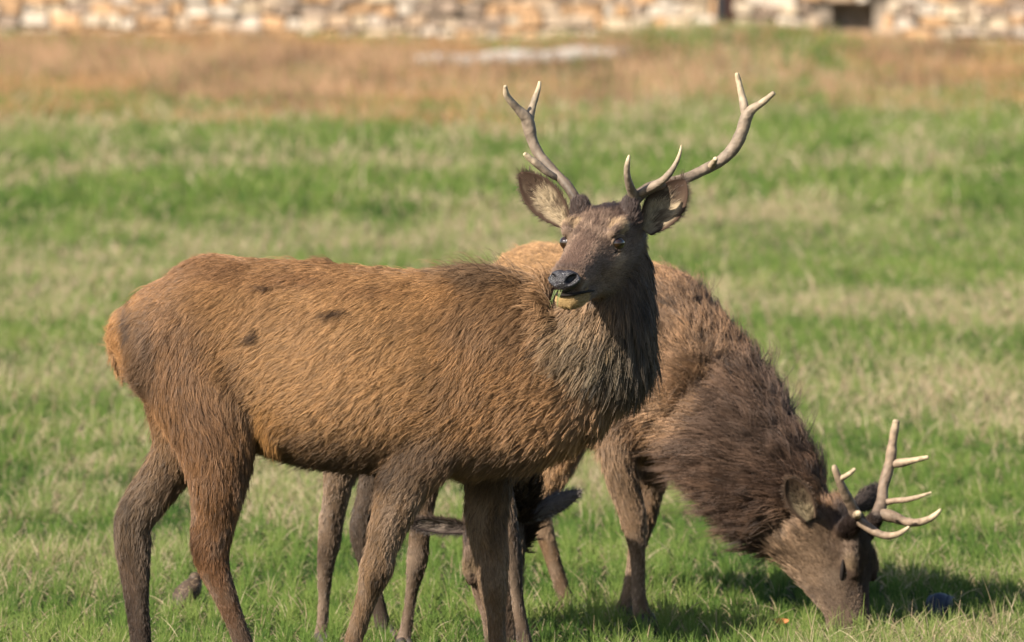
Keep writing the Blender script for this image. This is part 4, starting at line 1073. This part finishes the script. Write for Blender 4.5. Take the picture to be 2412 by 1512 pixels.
def bird(loc, head, rise, k, mat, label, dip=0.0):
    """body axis along heading 'head' (horizontal), rising by 'rise'; size k"""
    root = empty('bird', loc)
    tag(root, label, 'bird', 'birds feeding in the grass')
    h = norm(np.array((head[0], head[1], 0.))); s = np.cross(h, (0, 0, 1.)); up = np.array((0, 0, 1.))
    o = np.asarray(loc, float) + up * .062 * k
    f = norm(h + up * rise)
    n_ = norm(up - (up @ f) * f)
    hd = o + f * .062 * k + n_ * .012 * k - up * dip * k
    rows = [(*(o - f * .075 * k - n_ * .004 * k), .010, .012), (*(o - f * .045 * k), .024, .026), (*o, .034, .034), (*(o + f * .032 * k + n_ * .002 * k), .031, .031), (*lerp(o + f * .04 * k, hd, .55), .0225, .023), (*hd, .0195, .0195), (*(hd + (h * .018 - up * dip * .3) * k), .010, .010)]
    R = resample(rows, 5)
    V, Fc = tube(R[:, :3], R[:, 3] * k, R[:, 4] * k, s, 18)
    mesh_obj('body', V, Fc, mat, root)
    bt = hd + (h * .018 - up * dip * .3) * k
    (V, Fc), _ = rod([bt, bt + (h * .014 - up * (.003 + dip * .4)) * k, bt + (h * .026 - up * (.008 + dip * .8)) * k], [.0045 * k, .0033 * k, .001 * k], 8, 3)
    mesh_obj('beak', V, Fc, beak, root)
    for sd in (-1, 1):
        V, Fc = uv_ball(o - f * .012 * k + s * sd * .027 * k + n_ * .004 * k, np.array([f * .058 * k, n_ * .023 * k, s * .011 * k]), 18, 12)
        q = (V - o) @ f / (.07 * k)
        V = V - np.outer(np.maximum(0, -q - .1) * .012 * k, n_) - np.outer(np.maximum(0, -q - .1) * sd * .012 * k, s)
        mesh_obj('wing', V, Fc, mat, root)
        hp = o - up * .026 * k + s * sd * .012 * k
        ft = np.array((hp[0], hp[1], loc[2])) + h * .008 * k
        (V, Fc), _ = rod([hp, lerp(hp, ft, .5) - h * .004 * k, ft], [.0035 * k, .0022 * k, .002 * k], 6, 3)
        (V2, F2), _ = rod([ft - h * .008 * k, ft + h * .018 * k], [.0018 * k, .0012 * k], 6, 2)
        mesh_obj('leg', *merge([(V, Fc), (V2, F2)]), legm, root)
        V, Fc = uv_ball(hd + s * sd * .0165 * k + h * .006 * k + n_ * .003 * k, np.eye(3) * .003 * k, 8, 6)
        mesh_obj('eye', V, Fc, M['eye'], root)
    a = o - f * .07 * k
    V, Fc = tube(np.array([a, a - f * .03 * k, a - f * .062 * k - n_ * .002 * k]), np.array((.006, .004, .0025)) * k, np.array((.012, .014, .017)) * k, s, 12)
    mesh_obj('tail', V, Fc, mat, root)
g1 = P(440, 1450, 3.36); g1[2] = 0
bird(g1, (.5, .6), .80, .98, BM['brown'], 'small speckled brown bird on the grass behind the golden stag\'s hind legs')
g2 = P(2213, 1472, 2.98); g2[2] = 0
bird(g2, (-.25, -.95), -.10, 1.0, BM['blue'], 'small blue black bird in the shaded grass beyond the grazing stag\'s muzzle', .03)
leafm = noise_mat('dead_leaf', [(.42, .13, .04), (.55, .22, .08)], 60, .7, .2)[0]
c = P(1841, 1471, 2.49)
n = 9
V, Fc = [], []
for off in (0, -.0012):
    for i in range(n):
        t = i / (n - 1); wv = .016 * math.sin(math.pi * (t * .92 + .06)) ** .7
        for j in (-1, -.5, 0, .5, 1):
            V.append(c + np.array(((t - .5) * .042, j * wv * .5 , .5 * j * wv + .006 * j * j - .004 * math.sin(3 * t) + off)))
m5 = 5
for i in range(n - 1):
    for j in range(4):
        a = i * m5 + j; o_ = n * m5
        Fc += [(a, a + 1, a + m5 + 1, a + m5), (o_ + a + m5, o_ + a + m5 + 1, o_ + a + 1, o_ + a)]
for i in range(n - 1):
    o_ = n * m5
    Fc += [(i * m5, (i + 1) * m5, o_ + (i + 1) * m5, o_ + i * m5), (i * m5 + 4, o_ + i * m5 + 4, o_ + (i + 1) * m5 + 4, (i + 1) * m5 + 4)]
V = np.array(V); V[:, 2] -= V[:, 2].min() - .042
tag(mesh_obj('fallen_leaf', V, Fc, leafm), 'small curled orange leaf lying in the grass by the grazing stag\'s muzzle', 'leaf')
wisp, _t, _b = new_mat('chewed_grass'); _b.inputs['Base Color'].default_value = (.13, .165, .04, 1); _b.inputs['Roughness'].default_value = .6
def strand_bunch(src, tips, r):
    parts = []
    for s_, t_ in zip(src, tips):
        mdl = lerp(s_, t_, .5) + rng.normal(0, .003, 3)
        parts.append(rod([s_, mdl, t_], [r, r * .9, r * .3], 6, 3)[0])
    return merge(parts)
src = [P(1312 + 3 * k + rng.normal(0, 2), 683, -.535) for k in range(-2, 5)]
tips = [P(1300 + 5 * k + rng.normal(0, 4), 702 + rng.random() * 26, -.545) for k in range(-2, 5)]
tag(mesh_obj('grass_wisp', *strand_bunch(src, tips, .0008), wisp), 'wisp of chewed green grass hanging from the golden stag\'s mouth', 'grass')
